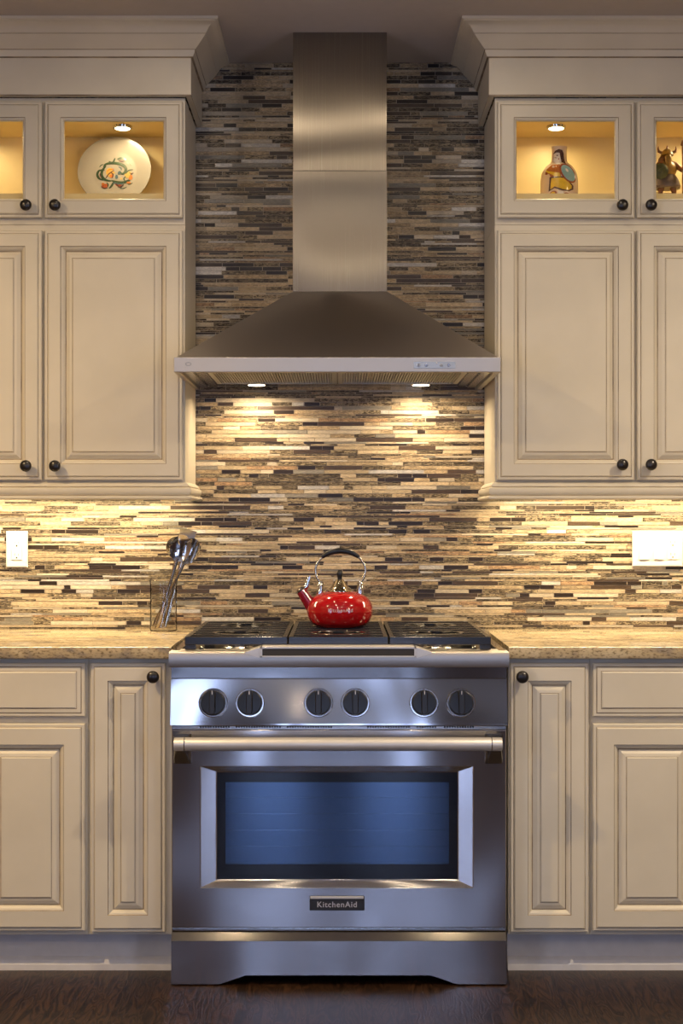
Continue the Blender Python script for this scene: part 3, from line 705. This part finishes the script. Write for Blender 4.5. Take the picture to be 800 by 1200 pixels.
cp = obj('control_display', MB().box(px0, px1, -.5778, -.5761, qz0, qz1), 'led_panel', hood, bevel=.0006)
for i, px in enumerate((490.5, 499.5, 517, 525.5)):
    x = PX(px, .579); z = (qz0 + qz1) / 2 - .001
    obj('button', MB().lathe([(.0042, 0), (.0042, .001), (.0034, .0016), (.001, .0016)], (x, -.5778, z), 20, RY), 'steel_plain' if i % 2 else 'filter_steel', cp, smooth=True)
obj('indicator_light', MB().lathe([(.0022, 0), (.0018, .001), (.001, .0012)], (PX(511.5, .579), -.5778, qz1 - .004), 12, RY), 'white_mark', cp)
# small oval emblem at the left end of the rim
g = MB(); n = 28; v = []; f = []; ex, ez = PX(220.5, .577), PZ(426.5, .577)
for k in range(n):
    q = 2 * PI * k / n
    for rr, yy in ((1, -.5762), (.93, -.5768), (.8, -.5768), (.74, -.5762)): v.append((ex + .0085 * rr * math.cos(q), yy, ez + .005 * rr * math.sin(q)))
for k in range(n):
    k2 = (k + 1) % n
    for j in range(3): f.append((k * 4 + j, k * 4 + j + 1, k2 * 4 + j + 1, k2 * 4 + j))
g.add(v, f); obj('emblem', g, 'filter_steel', rim)

# ------------------------------------------------------------------ kettle
KC = Vector((PX(398, .30), -.30, .9385)); kt = thing('tea_kettle', tuple(KC), 'glossy red tea kettle with a black-gripped steel handle on the centre grate', 'kettle')
prof = [(.001, .001), (.064, .0), (.070, .002), (.084, .012), (.0935, .027), (.0980, .043), (.0982, .052), (.0955, .066), (.088, .080), (.076, .0915), (.060, .0995), (.046, .1035), (.043, .105), (.042, .103), (.001, .102)]
def dense(p, k=3):
    out = []
    for i in range(len(p) - 1):
        p0 = p[max(i - 1, 0)]; p1 = p[i]; p2 = p[i + 1]; p3 = p[min(i + 2, len(p) - 1)]
        for j in range(k):
            t = j / k; out.append(tuple(.5 * (2 * p1[q] + (p2[q] - p0[q]) * t + (2 * p0[q] - 5 * p1[q] + 4 * p2[q] - p3[q]) * t * t + (3 * p1[q] - p0[q] - 3 * p2[q] + p3[q]) * t ** 3) for q in (0, 1)))
    out.append(p[-1]); return out
kb = prof[1:12]; pr2 = [prof[0]] + dense(kb) + prof[12:]
body = obj('kettle_body', MB().lathe(pr2, KC, 64), 'red_enamel', kt, smooth=True, angle=50)
lid = obj('lid', MB().lathe([(.0425, .1035), (.0425, .107), (.040, .110), (.034, .113), (.026, .119), (.019, .128), (.014, .136), (.0105, .141), (.001, .1415)], KC, 48), 'warm_chrome', kt, smooth=True)
obj('lid_knob', MB().lathe([(.0075, .1405), (.0065, .145), (.0085, .150), (.0098, .157), (.0085, .164), (.005, .1685), (.001, .1695)], KC, 28), 'black_plastic', lid, smooth=True)
hc = KC + Vector((.002, 0, .167)); path = arc(hc, .0745, -38, 218, 48, ry=.0585)
hnd = obj('handle', MB().tube(path, .0036, 14), 'warm_chrome', kt, smooth=True)
gp = arc(hc, .0745, 42, 138, 24, ry=.0590)
obj('handle_grip', MB().tube(gp, [.0045 + .0042 * math.sin(PI * i / 24) ** .5 for i in range(25)], 18, flat=(.8, 1)), 'black_plastic', hnd, smooth=True)
for p in (path[0], path[-1]):
    sg = 1 if p[0] > KC.x else -1
    obj('handle_bracket', MB().tube([Vector(p) + Vector((-sg * .003, 0, .004)), Vector(p) + Vector((0, 0, -.003)), (KC.x + sg * .060, KC.y, KC.z + .0965)], [.0055, .0085, .0105], 16), 'chrome', kt, smooth=True)
s0 = Vector((KC.x - .078, KC.y, KC.z + .052)); s1 = Vector((PX(352.5, .30), KC.y, PZ(692, .30)))
spt = obj('spout', MB().tube([s0, s0.lerp(s1, .5), s1], [.0205, .0175, .0150], 28), 'dark_red', kt, smooth=True, label='dark red spout')
dr = (s1 - s0).normalized()
cap = obj('spout_cap', MB().tube([s1 - dr * .001, s1 + dr * .003, s1 + dr * .007, s1 + dr * .010], [.0155, .0165, .0145, .006], 24), 'chrome', spt, smooth=True)
g = MB().tube([s1 + dr * .002 + Vector((.013, 0, .004)), s1 + Vector((.018, 0, .014)), s1 + Vector((.022, 0, .030)), s1 + Vector((.026, 0, .043))], [.0050, .0045, .0035, .0022], 12, flat=(.6, 1.4))
g.tube([s1 + dr * .004, s1 + Vector((.016, 0, .010))], .0052, 12)
obj('spout_lever', g, 'chrome', spt, smooth=True)
tv, tf = text_mesh('KitchenAid', .0145, 1.12)
def kr(z):
    z -= KC.z
    for (r0, a), (r1, b) in zip(pr2, pr2[1:]):
        if a <= z <= b: return r0 + (r1 - r0) * (z - a) / max(b - a, 1e-9)
    return .09
zt_ = PZ(715.5, .395)
g = MB(); vv = []
for x, y, z in tv:
    X_ = x * 1.0 + .002; Z_ = zt_ + y; R_ = kr(Z_) + .0004; vv.append((KC.x + X_, KC.y - math.sqrt(max(R_ * R_ - X_ * X_, 0)), Z_))
g.add(vv, tf); obj('lettering', g, 'faded_mark', body, recalc=False)

# ------------------------------------------------------------------ jar of utensils
JC = Vector((PX(191.5, .09), -.09, .9095))
jr = [(.001, 0), (.038, 0), (.0415, .002), (.0422, .006), (.0415, .080), (.0415, .140), (.0425, .150), (.0432, .158), (.0428, .1605), (.0412, .1600), (.0395, .150), (.0388, .140), (.0388, .020), (.037, .012), (.001, .010)]
tag(obj('glass_jar', MB().lathe(jr, JC, 48), 'jar_glass', smooth=True, org=JC, angle=60), 'clear glass jar holding metal utensils on the left countertop', 'jar')
def utensil(name, p0, p1, kind, label):
    p0, p1 = Vector(p0), Vector(p1); d = p1 - p0; L = d.length
    zax = d.normalized(); yax = Vector((0, 1, 0)); yax = (yax - zax * yax.dot(zax)).normalized(); xax = yax.cross(zax)
    u = Matrix((xax, yax, zax)).transposed(); W = lambda x, y, z: p0 + u @ Vector((x, y, z))
    t = thing(name, tuple(p0), label, name.split('_')[-1], 'steel utensils in the glass jar')
    HL = {'spoon': .075, 'slot': .080, 'ladle': .04, 'turner': .085, 'tong': 0}[kind]
    g = MB(); path = [W(0, 0, z) for z in (0, .02, L * .35, L - HL + .004)]
    g.tube(path, [.0045, .0062, .0042, .0036], 12, flat=(1.25, .6))
    obj('utensil_handle', g, 'warm_chrome', t, smooth=True)
    if kind in ('spoon', 'slot', 'ladle'):
        rx, rz, dp = {'spoon': (.030, .043, .011), 'slot': (.032, .043, .006), 'ladle': (.038, .036, .024)}[kind]
        zc_ = L - rz if kind != 'ladle' else L - .028
        g = MB(); n, m_ = 28, 7; v = []; f = []
        for side in (0, 1):
            for i in range(m_ + 1):
                rr = i / m_
                for k in range(n):
                    q = 2 * PI * k / n
                    yy = dp * (1 - rr ** 2) + (.0012 if side else 0)
                    v.append(W(rx * rr * math.cos(q), yy - dp * .3, zc_ + rz * rr * math.sin(q)))
        for side in (0, 1):
            o = side * (m_ + 1) * n
            for i in range(m_):
                for k in range(n):
                    if kind == 'slot' and i in (2, 3, 4) and k % 7 == 3: continue
                    k2 = (k + 1) % n; f.append((o + i * n + k, o + i * n + k2, o + (i + 1) * n + k2, o + (i + 1) * n + k))
        o2 = (m_ + 1) * n
        for k in range(n): k2 = (k + 1) % n; f.append((m_ * n + k, m_ * n + k2, o2 + m_ * n + k2, o2 + m_ * n + k))
        g.add(v, f)
        obj({'spoon': 'spoon_bowl', 'slot': 'slotted_bowl', 'ladle': 'ladle_bowl'}[kind], g, 'chrome', t, smooth=True, angle=70)
    elif kind == 'turner':
        g = MB(); pts = [(-.006, L - HL), (.006, L - HL), (.022, L - HL + .018), (.027, L), (-.027, L), (-.022, L - HL + .018)]
        fr_, bk = [W(x, -.0008 + .25 * max(0, z - L + HL) ** 1.0 * .3, z) for x, z in pts], [W(x, .0008 + .25 * max(0, z - L + HL) * .3, z) for x, z in pts]
        n = len(pts); g.add(fr_ + bk, [tuple(range(n)), tuple(range(2 * n - 1, n - 1, -1))] + [(i, (i + 1) % n, n + (i + 1) % n, n + i) for i in range(n)])
        obj('turner_blade', g, 'chrome', t, bevel=.0006)
zb = .9205
utensil('soup_ladle', (-.562, -.080, zb), (-.502, -.066, 1.196), 'ladle', 'steel soup ladle with a round deep bowl, leftmost in the glass jar')
utensil('serving_spoon', (-.583, -.092, zb), (-.450, -.102, 1.198), 'spoon', 'solid steel serving spoon leaning furthest right in the glass jar')
utensil('slotted_spoon', (-.570, -.108, zb), (-.482, -.128, 1.210), 'slot', 'slotted steel spoon in front in the glass jar')
utensil('food_turner', (-.550, -.064, zb), (-.480, -.030, 1.226), 'turner', 'flat steel turner standing highest at the back of the glass jar')

# ------------------------------------------------------------------ wall plates
def receptacle(parent, x, z, y):
    g = MB().box(x - .0165, x + .0165, y - .0022, y, z - .0335, z + .0335)
    r_ = obj('receptacle', g, 'white_plastic', parent, bevel=.0008)
    for s_ in (-1, 1):
        g = MB(); zc_ = z + s_ * .019
        g.box(x - .0068, x - .0052, y - .0024, y - .001, zc_ - .001, zc_ + .0068); g.box(x + .0052, x + .0066, y - .0024, y - .001, zc_ - .001, zc_ + .0056)
        g.lathe([(.0026, -.001), (.0026, .0003), (.001, .0003)], (x, y - .0022, zc_ - .0075), 14, RY)
        obj('socket_slots', g, 'slot_dark', r_)
x0, x1, z0, z1 = PX(7.8, 0), PX(33, 0), PZ(665, 0), PZ(622.5, 0); yp = -.0050
t = thing('outlet_plate', ((x0 + x1) / 2, 0, z0), 'single white outlet plate on the left tile backsplash', 'outlet')
obj('cover_plate', MB().rects(x0, x1, z0, z1, yp + .001, [(0, 0), (0, .003), (.003, .0055), (.004, .0058)]), 'white_plastic', t)
receptacle(t, (x0 + x1) / 2, (z0 + z1) / 2, yp - .0048)
x0, x1, z0, z1 = PX(740.2, 0), PX(799.3, 0), PZ(664, 0), PZ(622.3, 0)
t = thing('switch_plate', ((x0 + x1) / 2, 0, z0), 'wide white plate with two rocker switches and an outlet on the right tile backsplash', 'switch plate')
obj('cover_plate', MB().rects(x0, x1, z0, z1, yp + .001, [(0, 0), (0, .003), (.003, .0055), (.004, .0058)]), 'white_plastic', t)
zm = (z0 + z1) / 2
for px in (753.8, 770.5):
    x = PX(px, 0)
    g = MB().prism([(yp - .0047, zm - .0335), (yp - .0085, zm - .0335), (yp - .0055, zm + .0335), (yp - .0047, zm + .0335)], x - .0165, x + .0165, 'x')
    obj('rocker_switch', g, 'white_plastic', t, bevel=.0006)
receptacle(t, PX(787, 0), zm, yp - .0048)

# ------------------------------------------------------------------ in the display cabinets
for sgn, pxs in ((-1, (143.5, -33)), (1, (651.5, 827))):
    for i, px in enumerate(pxs):
        x = PX(px, .14)
        if sgn < 0: lab = 'small round cabinet lamp above the painted plate' if i == 0 else 'small round cabinet lamp behind the left door, outside the photo'
        else: lab = 'small round cabinet lamp above the painted ceramic bottle' if i == 0 else 'small round cabinet lamp above the carved warrior'
        l = thing('puck_light', (x, -.14, ce), lab, 'lamp')
        obj('lamp_housing', MB().lathe([(.0245, ce - .0075), (.0285, ce - .0065), (.0300, ce - .0006), (.001, ce - .0006)], (x, -.14, 0), 32), 'chrome', l, smooth=True)
        obj('lamp_lens', MB().lathe([(.001, ce - .009), (.021, ce - .0085), (.0235, ce - .0076), (.001, ce - .0074)], (x, -.14, 0), 32), 'lamp_lens', l, smooth=True)
# plate
pr_ = .1155; tilt = math.radians(14)
base = Vector((PX(135.3, .065), -.068, fl + pr_ * math.cos(tilt) + .0035))
up = Matrix.Rotation(-tilt, 3, 'X')           # leans back
plt = thing('decorative_plate', (base.x, base.y, fl), 'white plate with a painted green and yellow scroll, standing in the left glass cabinet', 'plate')
UP = Matrix((Vector((1, 0, 0)), up @ Vector((0, 0, 1)), up @ Vector((0, -1, 0)))).transposed()
pp = [(.001, .004), (.058, .004), (.060, 0), (.064, 0), (.067, .005), (.092, .0130), (.1150, .0195), (.1155, .0215), (.1145, .0228), (.092, .0165), (.072, .0100), (.064, .0082), (.001, .0078)]
obj('plate_dish', MB().lathe(pp, base, 72, UP), 'plate_white', plt, smooth=True, angle=50)
g = MB(); k_ = .00041
def Z7(pts): return [((x - 370) * k_, -(y - 425) * k_) for x, y in pts]
fl_ = lambda x, z: 0.
def stroke(pts, w, mi):
    q = [tuple(p) for p in Z7(pts)]; q = dense(q, 4); o = ribbon(q, w * k_); n = len(q); hh = .0006 + .00012 * mi
    v = [(x, -hh, z) for x, z in o] + [(x, hh, z) for x, z in o]; m2 = 2 * n; f = []
    for i in range(n - 1): f += [(i, i + 1, m2 - 2 - i, m2 - 1 - i), (m2 + i, m2 * 2 - 1 - i, m2 * 2 - 2 - i, m2 + i + 1)]
    for i in range(m2): f.append((i, m2 + i, m2 + (i + 1) % m2, (i + 1) % m2))
    g.add(v, f, mi)
def blob(cx, cy, rx, ry, mi, rot=0, n=16, wob=.12):
    r_ = random.Random(cx * 7 + cy); pts = []
    for i in range(n):
        a = 2 * PI * i / n; w = 1 + r_.uniform(-wob, wob); x, y = rx * math.cos(a) * w, ry * math.sin(a) * w
        pts.append((cx + x * math.cos(rot) - y * math.sin(rot), cy + x * math.sin(rot) + y * math.cos(rot)))
    patch(g, Z7(pts), fl_, mi, 0, .0003 + .00012 * (mi % 4))
mats_p = ['p_green', 'p_blue', 'p_yellow', 'p_orange', 'p_rust', 'p_brown']
blob(332, 432, 34, 36, 2, wob=.2); blob(345, 458, 17, 15, 3); blob(318, 450, 10, 8, 4); blob(472, 448, 24, 30, 2, .4, wob=.2); blob(492, 470, 14, 22, 3, .3); blob(298, 540, 22, 18, 4, wob=.2); blob(284, 525, 11, 10, 3)
blob(400, 532, 25, 11, 4, wob=.2); blob(478, 514, 16, 10, 3); blob(384, 465, 12, 18, 1); blob(405, 430, 12, 16, 1, .5); blob(420, 480, 9, 7, 2)
S7 = [([(320, 335), (350, 345), (366, 308)], 7, 0), ([(385, 318), (415, 308), (450, 322)], 10, 0), ([(395, 330), (420, 334), (445, 328)], 5, 5),
 ([(285, 400), (290, 365), (330, 350), (385, 352), (430, 368), (452, 395), (447, 425), (428, 440), (410, 428)], 12, 0),
 ([(300, 372), (274, 410), (270, 455), (298, 490), (345, 500)], 11, 0), ([(290, 408), (250, 413), (236, 445), (252, 480), (292, 492)], 9, 0),
 ([(262, 430), (258, 450), (270, 470)], 4, 5), ([(345, 495), (385, 508), (430, 514), (470, 500), (497, 478)], 11, 0), ([(360, 512), (400, 524), (440, 520)], 6, 1),
 ([(452, 440), (475, 412), (508, 405)], 6, 0), ([(455, 460), (440, 480), (450, 500)], 5, 0), ([(480, 430), (495, 440), (512, 432)], 4, 5), ([(365, 500), (352, 535), (332, 562)], 8, 0),
 ([(380, 520), (410, 548), (442, 530)], 6, 5), ([(300, 480), (326, 440), (362, 412)], 4, 5), ([(308, 420), (330, 404), (362, 400)], 4, 3), ([(340, 430), (356, 446), (350, 476)], 5, 5),
 ([(455, 500), (480, 526), (512, 514)], 5, 0), ([(270, 545), (290, 560), (318, 556)], 4, 5), ([(310, 512), (322, 530), (318, 548)], 5, 0), ([(395, 380), (415, 392), (418, 410)], 5, 1),
 ([(455, 345), (478, 352), (492, 372)], 3, 0), ([(250, 385), (262, 368), (280, 360)], 3, 0), ([(415, 560), (440, 562), (465, 548)], 3, 0)]
for a_, b_, c_ in S7: stroke(a_, b_, c_)
g.v = [tuple(base + UP @ Vector((x, z, .0085 - y))) for x, y, z in g.v]
obj('painted_scroll', g, mats_p, plt)
# painted bottle
BC = Vector((PX(655, .15), -.15, fl))
bt = thing('ceramic_bottle', tuple(BC), 'ceramic bottle painted as a figure in orange and yellow with a pale blue shield', 'bottle')
bp_ = [(.050, 0), (.0565, .004), (.0580, .030), (.0580, .060), (.0560, .085), (.0500, .103), (.0400, .117), (.0290, .126), (.0240, .134), (.0225, .150), (.0225, .165), (.0245, .175), (.0240, .178), (.018, .178), (.017, .170), (.001, .168)]
FL = .62
bpd = dense(bp_[1:12], 3)
bpf = [bp_[0]] + bpd + bp_[12:]
obj('bottle_body', MB().lathe(bpf, BC, 56, sy=FL), 'ceramic', bt, smooth=True, angle=50)
def bsurf(x, z):
    zz = z - BC.z; R_ = .02
    for (r0, a), (r1, b) in zip(bpd, bpd[1:]):
        if a <= zz <= b: R_ = r0 + (r1 - r0) * (zz - a) / max(b - a, 1e-9)
    if zz < bpd[0][1]: R_ = bpd[0][0]
    dx = x - BC.x; return BC.y - FL * math.sqrt(max(R_ * R_ - dx * dx, 1e-6))
def Q(pts): return [(PX(610 + x / 8.89, .18), PZ(150 + y / 8.89, .18)) for x, y in pts]
def ell(cx, cy, rx, ry, rot, n=24): return [(cx + rx * math.cos(a) * math.cos(rot) - ry * math.sin(a) * math.sin(rot), cy + rx * math.cos(a) * math.sin(rot) + ry * math.sin(a) * math.cos(rot)) for a in [2 * PI * i / n for i in range(n)]]
g = MB(); mats_b = ['p_orange', 'p_gold', 'p_lblue', 'p_rust', 'p_brown', 'p_cream', 'white_mark']
def pt(poly, mi, th=.0006, cuts=2): patch(g, Q(poly), bsurf, mi, cuts, th)
pt([(360, 250), (400, 235), (430, 260), (430, 330), (410, 372), (375, 372), (350, 330)], 6)
pt([(348, 255), (365, 222), (405, 205), (440, 215), (455, 250), (462, 330), (475, 368), (430, 345), (432, 280), (415, 245), (380, 240)], 4, .0009)
pt(ell(388, 272, 9, 6, 0, 10), 4, .0011); pt(ell(372, 295, 14, 3, .3, 10), 4, .0011); pt(ell(402, 310, 6, 10, 0, 10), 3, .001)
pt([(262, 470), (275, 420), (330, 375), (410, 372), (415, 510), (310, 512), (298, 480)], 0)
pt([(262, 470), (270, 430), (300, 450), (400, 470), (412, 510), (350, 505), (300, 470)], 1, .0009)
pt([(258, 478), (262, 448), (285, 462), (280, 484)], 3, .0011)
pt([(300, 512), (410, 506), (470, 520), (550, 600), (548, 640), (500, 662), (430, 655), (350, 630), (290, 662), (296, 600)], 4)
pt([(318, 524), (410, 518), (470, 534), (530, 602), (528, 632), (490, 648), (430, 640), (350, 612), (308, 640), (310, 590)], 1, .0010)
pt(ell(490, 468, 72, 118, -.62), 3, .0012); pt(ell(494, 468, 58, 100, -.62), 2, .0016)
pt(ell(480, 440, 12, 22, -.6, 12), 6, .0019)
pt(ell(335, 688, 40, 28, -.5), 3); pt(ell(330, 690, 28, 20, -.5), 1, .001)
pt(ell(478, 700, 34, 24, .3), 3); pt(ell(475, 702, 24, 16, .3), 1, .001)
pt([(385, 655), (440, 664), (440, 715), (385, 715)], 6)
obj('painted_figure', g, mats_b, bt)
# carved warrior
WC = Vector((PX(781, .15), -.15, fl))
wr = thing('carved_figurine', tuple(WC), 'small carved warrior figurine with horned helmet and spear in the right glass cabinet', 'figurine')
obj('figurine_base', MB().lathe([(.044, 0), (.046, .004), (.046, .022), (.041, .028), (.001, .029)], WC, 28, sy=.8), 'carved_brown', wr, smooth=True)
FS = 1.16
def W_(x, y, z): return WC + Vector((x * FS, y * FS, z))
me = bpy.data.meshes.new('figurine_body')
J = [((0, 0, .075), .021), ((0, 0, .095), .019), ((0, -.002, .118), .020), ((0, -.003, .132), .009), ((0, -.004, .146), .0125),
     ((.022, -.002, .122), .010), ((.033, -.012, .106), .007), ((.0365, -.024, .098), .0065), ((-.022, -.002, .122), .010), ((-.034, -.012, .102), .007), ((-.026, -.026, .092), .006),
     ((.012, 0, .062), .011), ((.018, -.006, .044), .008), ((.018, -.004, .028), .007), ((.020, -.016, .027), .006), ((-.012, 0, .062), .011), ((-.018, -.006, .044), .008), ((-.018, -.004, .028), .007), ((-.020, -.016, .027), .006)]
E = [(0, 1), (1, 2), (2, 3), (3, 4), (2, 5), (5, 6), (6, 7), (2, 8), (8, 9), (9, 10), (0, 11), (11, 12), (12, 13), (13, 14), (0, 15), (15, 16), (16, 17), (17, 18)]
me.from_pydata([(j[0][0] * FS, j[0][1] * FS, j[0][2]) for j in J], E, []); me.materials.append(M['carved_brown'])
fb = link('figurine_body', me, wr)
sk = fb.modifiers.new('skin', 'SKIN'); 
for i, sv in enumerate(me.skin_vertices[0].data if me.skin_vertices else []): sv.radius = (J[i][1] * 1.12, J[i][1] * 1.12)
if not me.skin_vertices:
    bpy.context.view_layer.objects.active = fb; fb.select_set(True); bpy.ops.mesh.customdata_skin_add()
    for i, sv in enumerate(me.skin_vertices[0].data): sv.radius = (J[i][1] * 1.12, J[i][1] * 1.12)
me.skin_vertices[0].data[0].use_root = True
sb = fb.modifiers.new('sub', 'SUBSURF'); sb.levels = 1; sb.render_levels = 2
obj('skirt', MB().lathe([(.040, .048), (.043, .055), (.036, .075), (.026, .090), (.001, .092)], WC, 24, sy=.8), 'carved_grey', wr, smooth=True)
obj('hair', MB().tube([W_(-.002, .010, .158), W_(-.002, .014, .145), W_(-.002, .016, .125), W_(-.003, .018, .100)], [.010, .019, .024, .020], 20), 'carved_brown', wr, smooth=True)
obj('breastplate', MB().lathe([(.024, .088), (.0305, .100), (.0300, .116), (.021, .128), (.001, .131)], WC, 24, sy=.85), 'carved_gold', wr, smooth=True)
hl = obj('helmet', MB().lathe([(.0175, .149), (.0205, .150), (.0190, .153), (.016, .162), (.008, .169), (.001, .171)], W_(0, -.004, 0), 24), 'carved_gold', wr, smooth=True)
g = MB()
for s_ in (-1, 1): g.tube([W_(s_ * .012, -.004, .157), W_(s_ * .022, -.004, .162), W_(s_ * .024, -.004, .170), W_(s_ * .023, -.004, .178)], [.005, .0045, .003, .001], 10)
g.tube([W_(0, -.004, .168), W_(0, -.004, .180)], [.004, .0015], 10)
obj('helmet_horns', g, 'carved_brown', hl, smooth=True)
g = MB().tube([W_(0, -.015, .144), W_(0, -.019, .132), W_(0, -.020, .118), W_(0, -.018, .108)], [.010, .0105, .007, .002], 14)
obj('beard', g, 'carved_gold', wr, smooth=True)
obj('shield', MB().lathe([(.001, -.001), (.024, 0), (.0245, .002), (.018, .006), (.007, .008), (.006, .011), (.001, .012)], W_(-.024, -.030, .094), 28, RY), 'carved_green', wr, smooth=True)
g = MB().tube([W_(.037, -.024, .024), W_(.036, -.024, .176)], .0022, 10)
g.lathe([(.002, .172), (.0062, .176), (.001, .192)], W_(.036, -.024, 0), 12, sy=.5)
sp = obj('spear', g, 'carved_brown', wr, smooth=True)
obj('spear_pennant', MB().prism([(WC.x + .0428, fl + .170), (WC.x + .066, fl + .164), (WC.x + .056, fl + .156), (WC.x + .068, fl + .146), (WC.x + .0428, fl + .146)], -.1790, -.1768, 'y'), 'carved_brown', sp)

# ------------------------------------------------------------------ light
def area(name, loc, rot, sx, sy, power, col, shape='RECTANGLE', spread=180):
    l = bpy.data.lights.new(name, 'AREA'); l.shape = shape; l.size = sx
    if shape in ('RECTANGLE', 'ELLIPSE'): l.size_y = sy
    l.energy = power; l.color = col; l.spread = math.radians(spread)
    o = bpy.data.objects.new(name, l); COL.objects.link(o); o.location = loc; o.rotation_euler = rot; return o
WARM = (1, .72, .40)
for x, y, p, c in [(-.5, -1.02, 3.0, .56), (.5, -1.02, 3.0, .56), (-.5, -2.0, 3, .56), (.5, -2.0, 3, .56), (-.4, -3.5, 4, .56), (.4, -3.5, 4, .56), (0, -5.1, 5, .56), (-1.8, -1.9, 50, .36), (1.8, -1.9, 46, .56)]:  # the two strong outer lamps are added as fill for the cabinets
    area('recessed_and_fill_lamp', (x, y, CEIL - .004), (0, 0, 0), .07, .07, p, (1, .53 + c * .48, c), 'DISK', 180 if p < 10 else 158)
for px in (300.5, 493):
    area('hood_spot', (PX(px, .12), -.12, PZ(436, .576) + .003), (0, 0, 0), .045, .045, 2.5, (1, .77, .49), 'DISK', 160)
for sgn in (-1, 1):
    area('under_cabinet_strip', (sgn * .89, -.13, zBot - .006), (0, 0, 0), .80, .02, 8, (1, .80, .49), 'RECTANGLE', 170)
for px in (143.5, -33, 651.5, 827):
    area('cabinet_spot', (PX(px, .14), -.14, ce - .0105), (0, 0, 0), .04, .04, .75, (1, .78, .43), 'DISK', 170)
for x in (-2.0, 2.0):  # unseen point lamps added as warm frontal fill for cabinets and crown
    l = bpy.data.lights.new('fill_lamp', 'POINT'); l.energy = 24; l.color = (1, .78, .50); l.shadow_soft_size = .07
    o = bpy.data.objects.new('fill_lamp', l); COL.objects.link(o); o.location = (x, -3.5, 2.15)
for a, b in wins:
    o = area('daylight_portal', ((a + b) / 2, RB - .12, 1.3), (PI / 2, 0, 0), b - a, 1.9, 1, (1, 1, 1)); o.data.cycles.is_portal = True
for sgn in (-1, 1):
    o = area('daylight_portal', (sgn * (RX + .12), -4.5, 1.25), (0, sgn * PI / 2, 0), 1.8, 1.2, 1, (1, 1, 1)); o.data.cycles.is_portal = True
w = bpy.data.worlds.new('World'); sc.world = w; w.use_nodes = True
bg = w.node_tree.nodes['Background']; bg.inputs['Color'].default_value = (.50, .62, 1, 1); bg.inputs['Strength'].default_value = 7.5
# ------------------------------------------------------------------ camera
cam = bpy.data.cameras.new('camera'); co = bpy.data.objects.new('camera', cam); COL.objects.link(co)
co.location = (0, -DW, CZ); co.rotation_euler = (PI / 2, 0, 0)
cam.sensor_fit = 'AUTO'; cam.sensor_width = 36; cam.lens = F / 1200 * 36
cam.shift_x = (400 - CX) / 1200; cam.shift_y = (CY - 600) / 1200
cam.clip_start = .05; sc.camera = co
sc.view_settings.view_transform = 'Standard'; sc.view_settings.look = 'None'; sc.view_settings.gamma = 1; sc.view_settings.use_curve_mapping = False
sc.view_settings.exposure = 0
sc.cycles.use_denoising = True; sc.cycles.max_bounces = 10; sc.cycles.diffuse_bounces = 4; sc.cycles.glossy_bounces = 5; sc.cycles.transparent_max_bounces = 12
sc.cycles.sample_clamp_indirect = 4; sc.cycles.caustics_reflective = True; sc.cycles.blur_glossy = .5
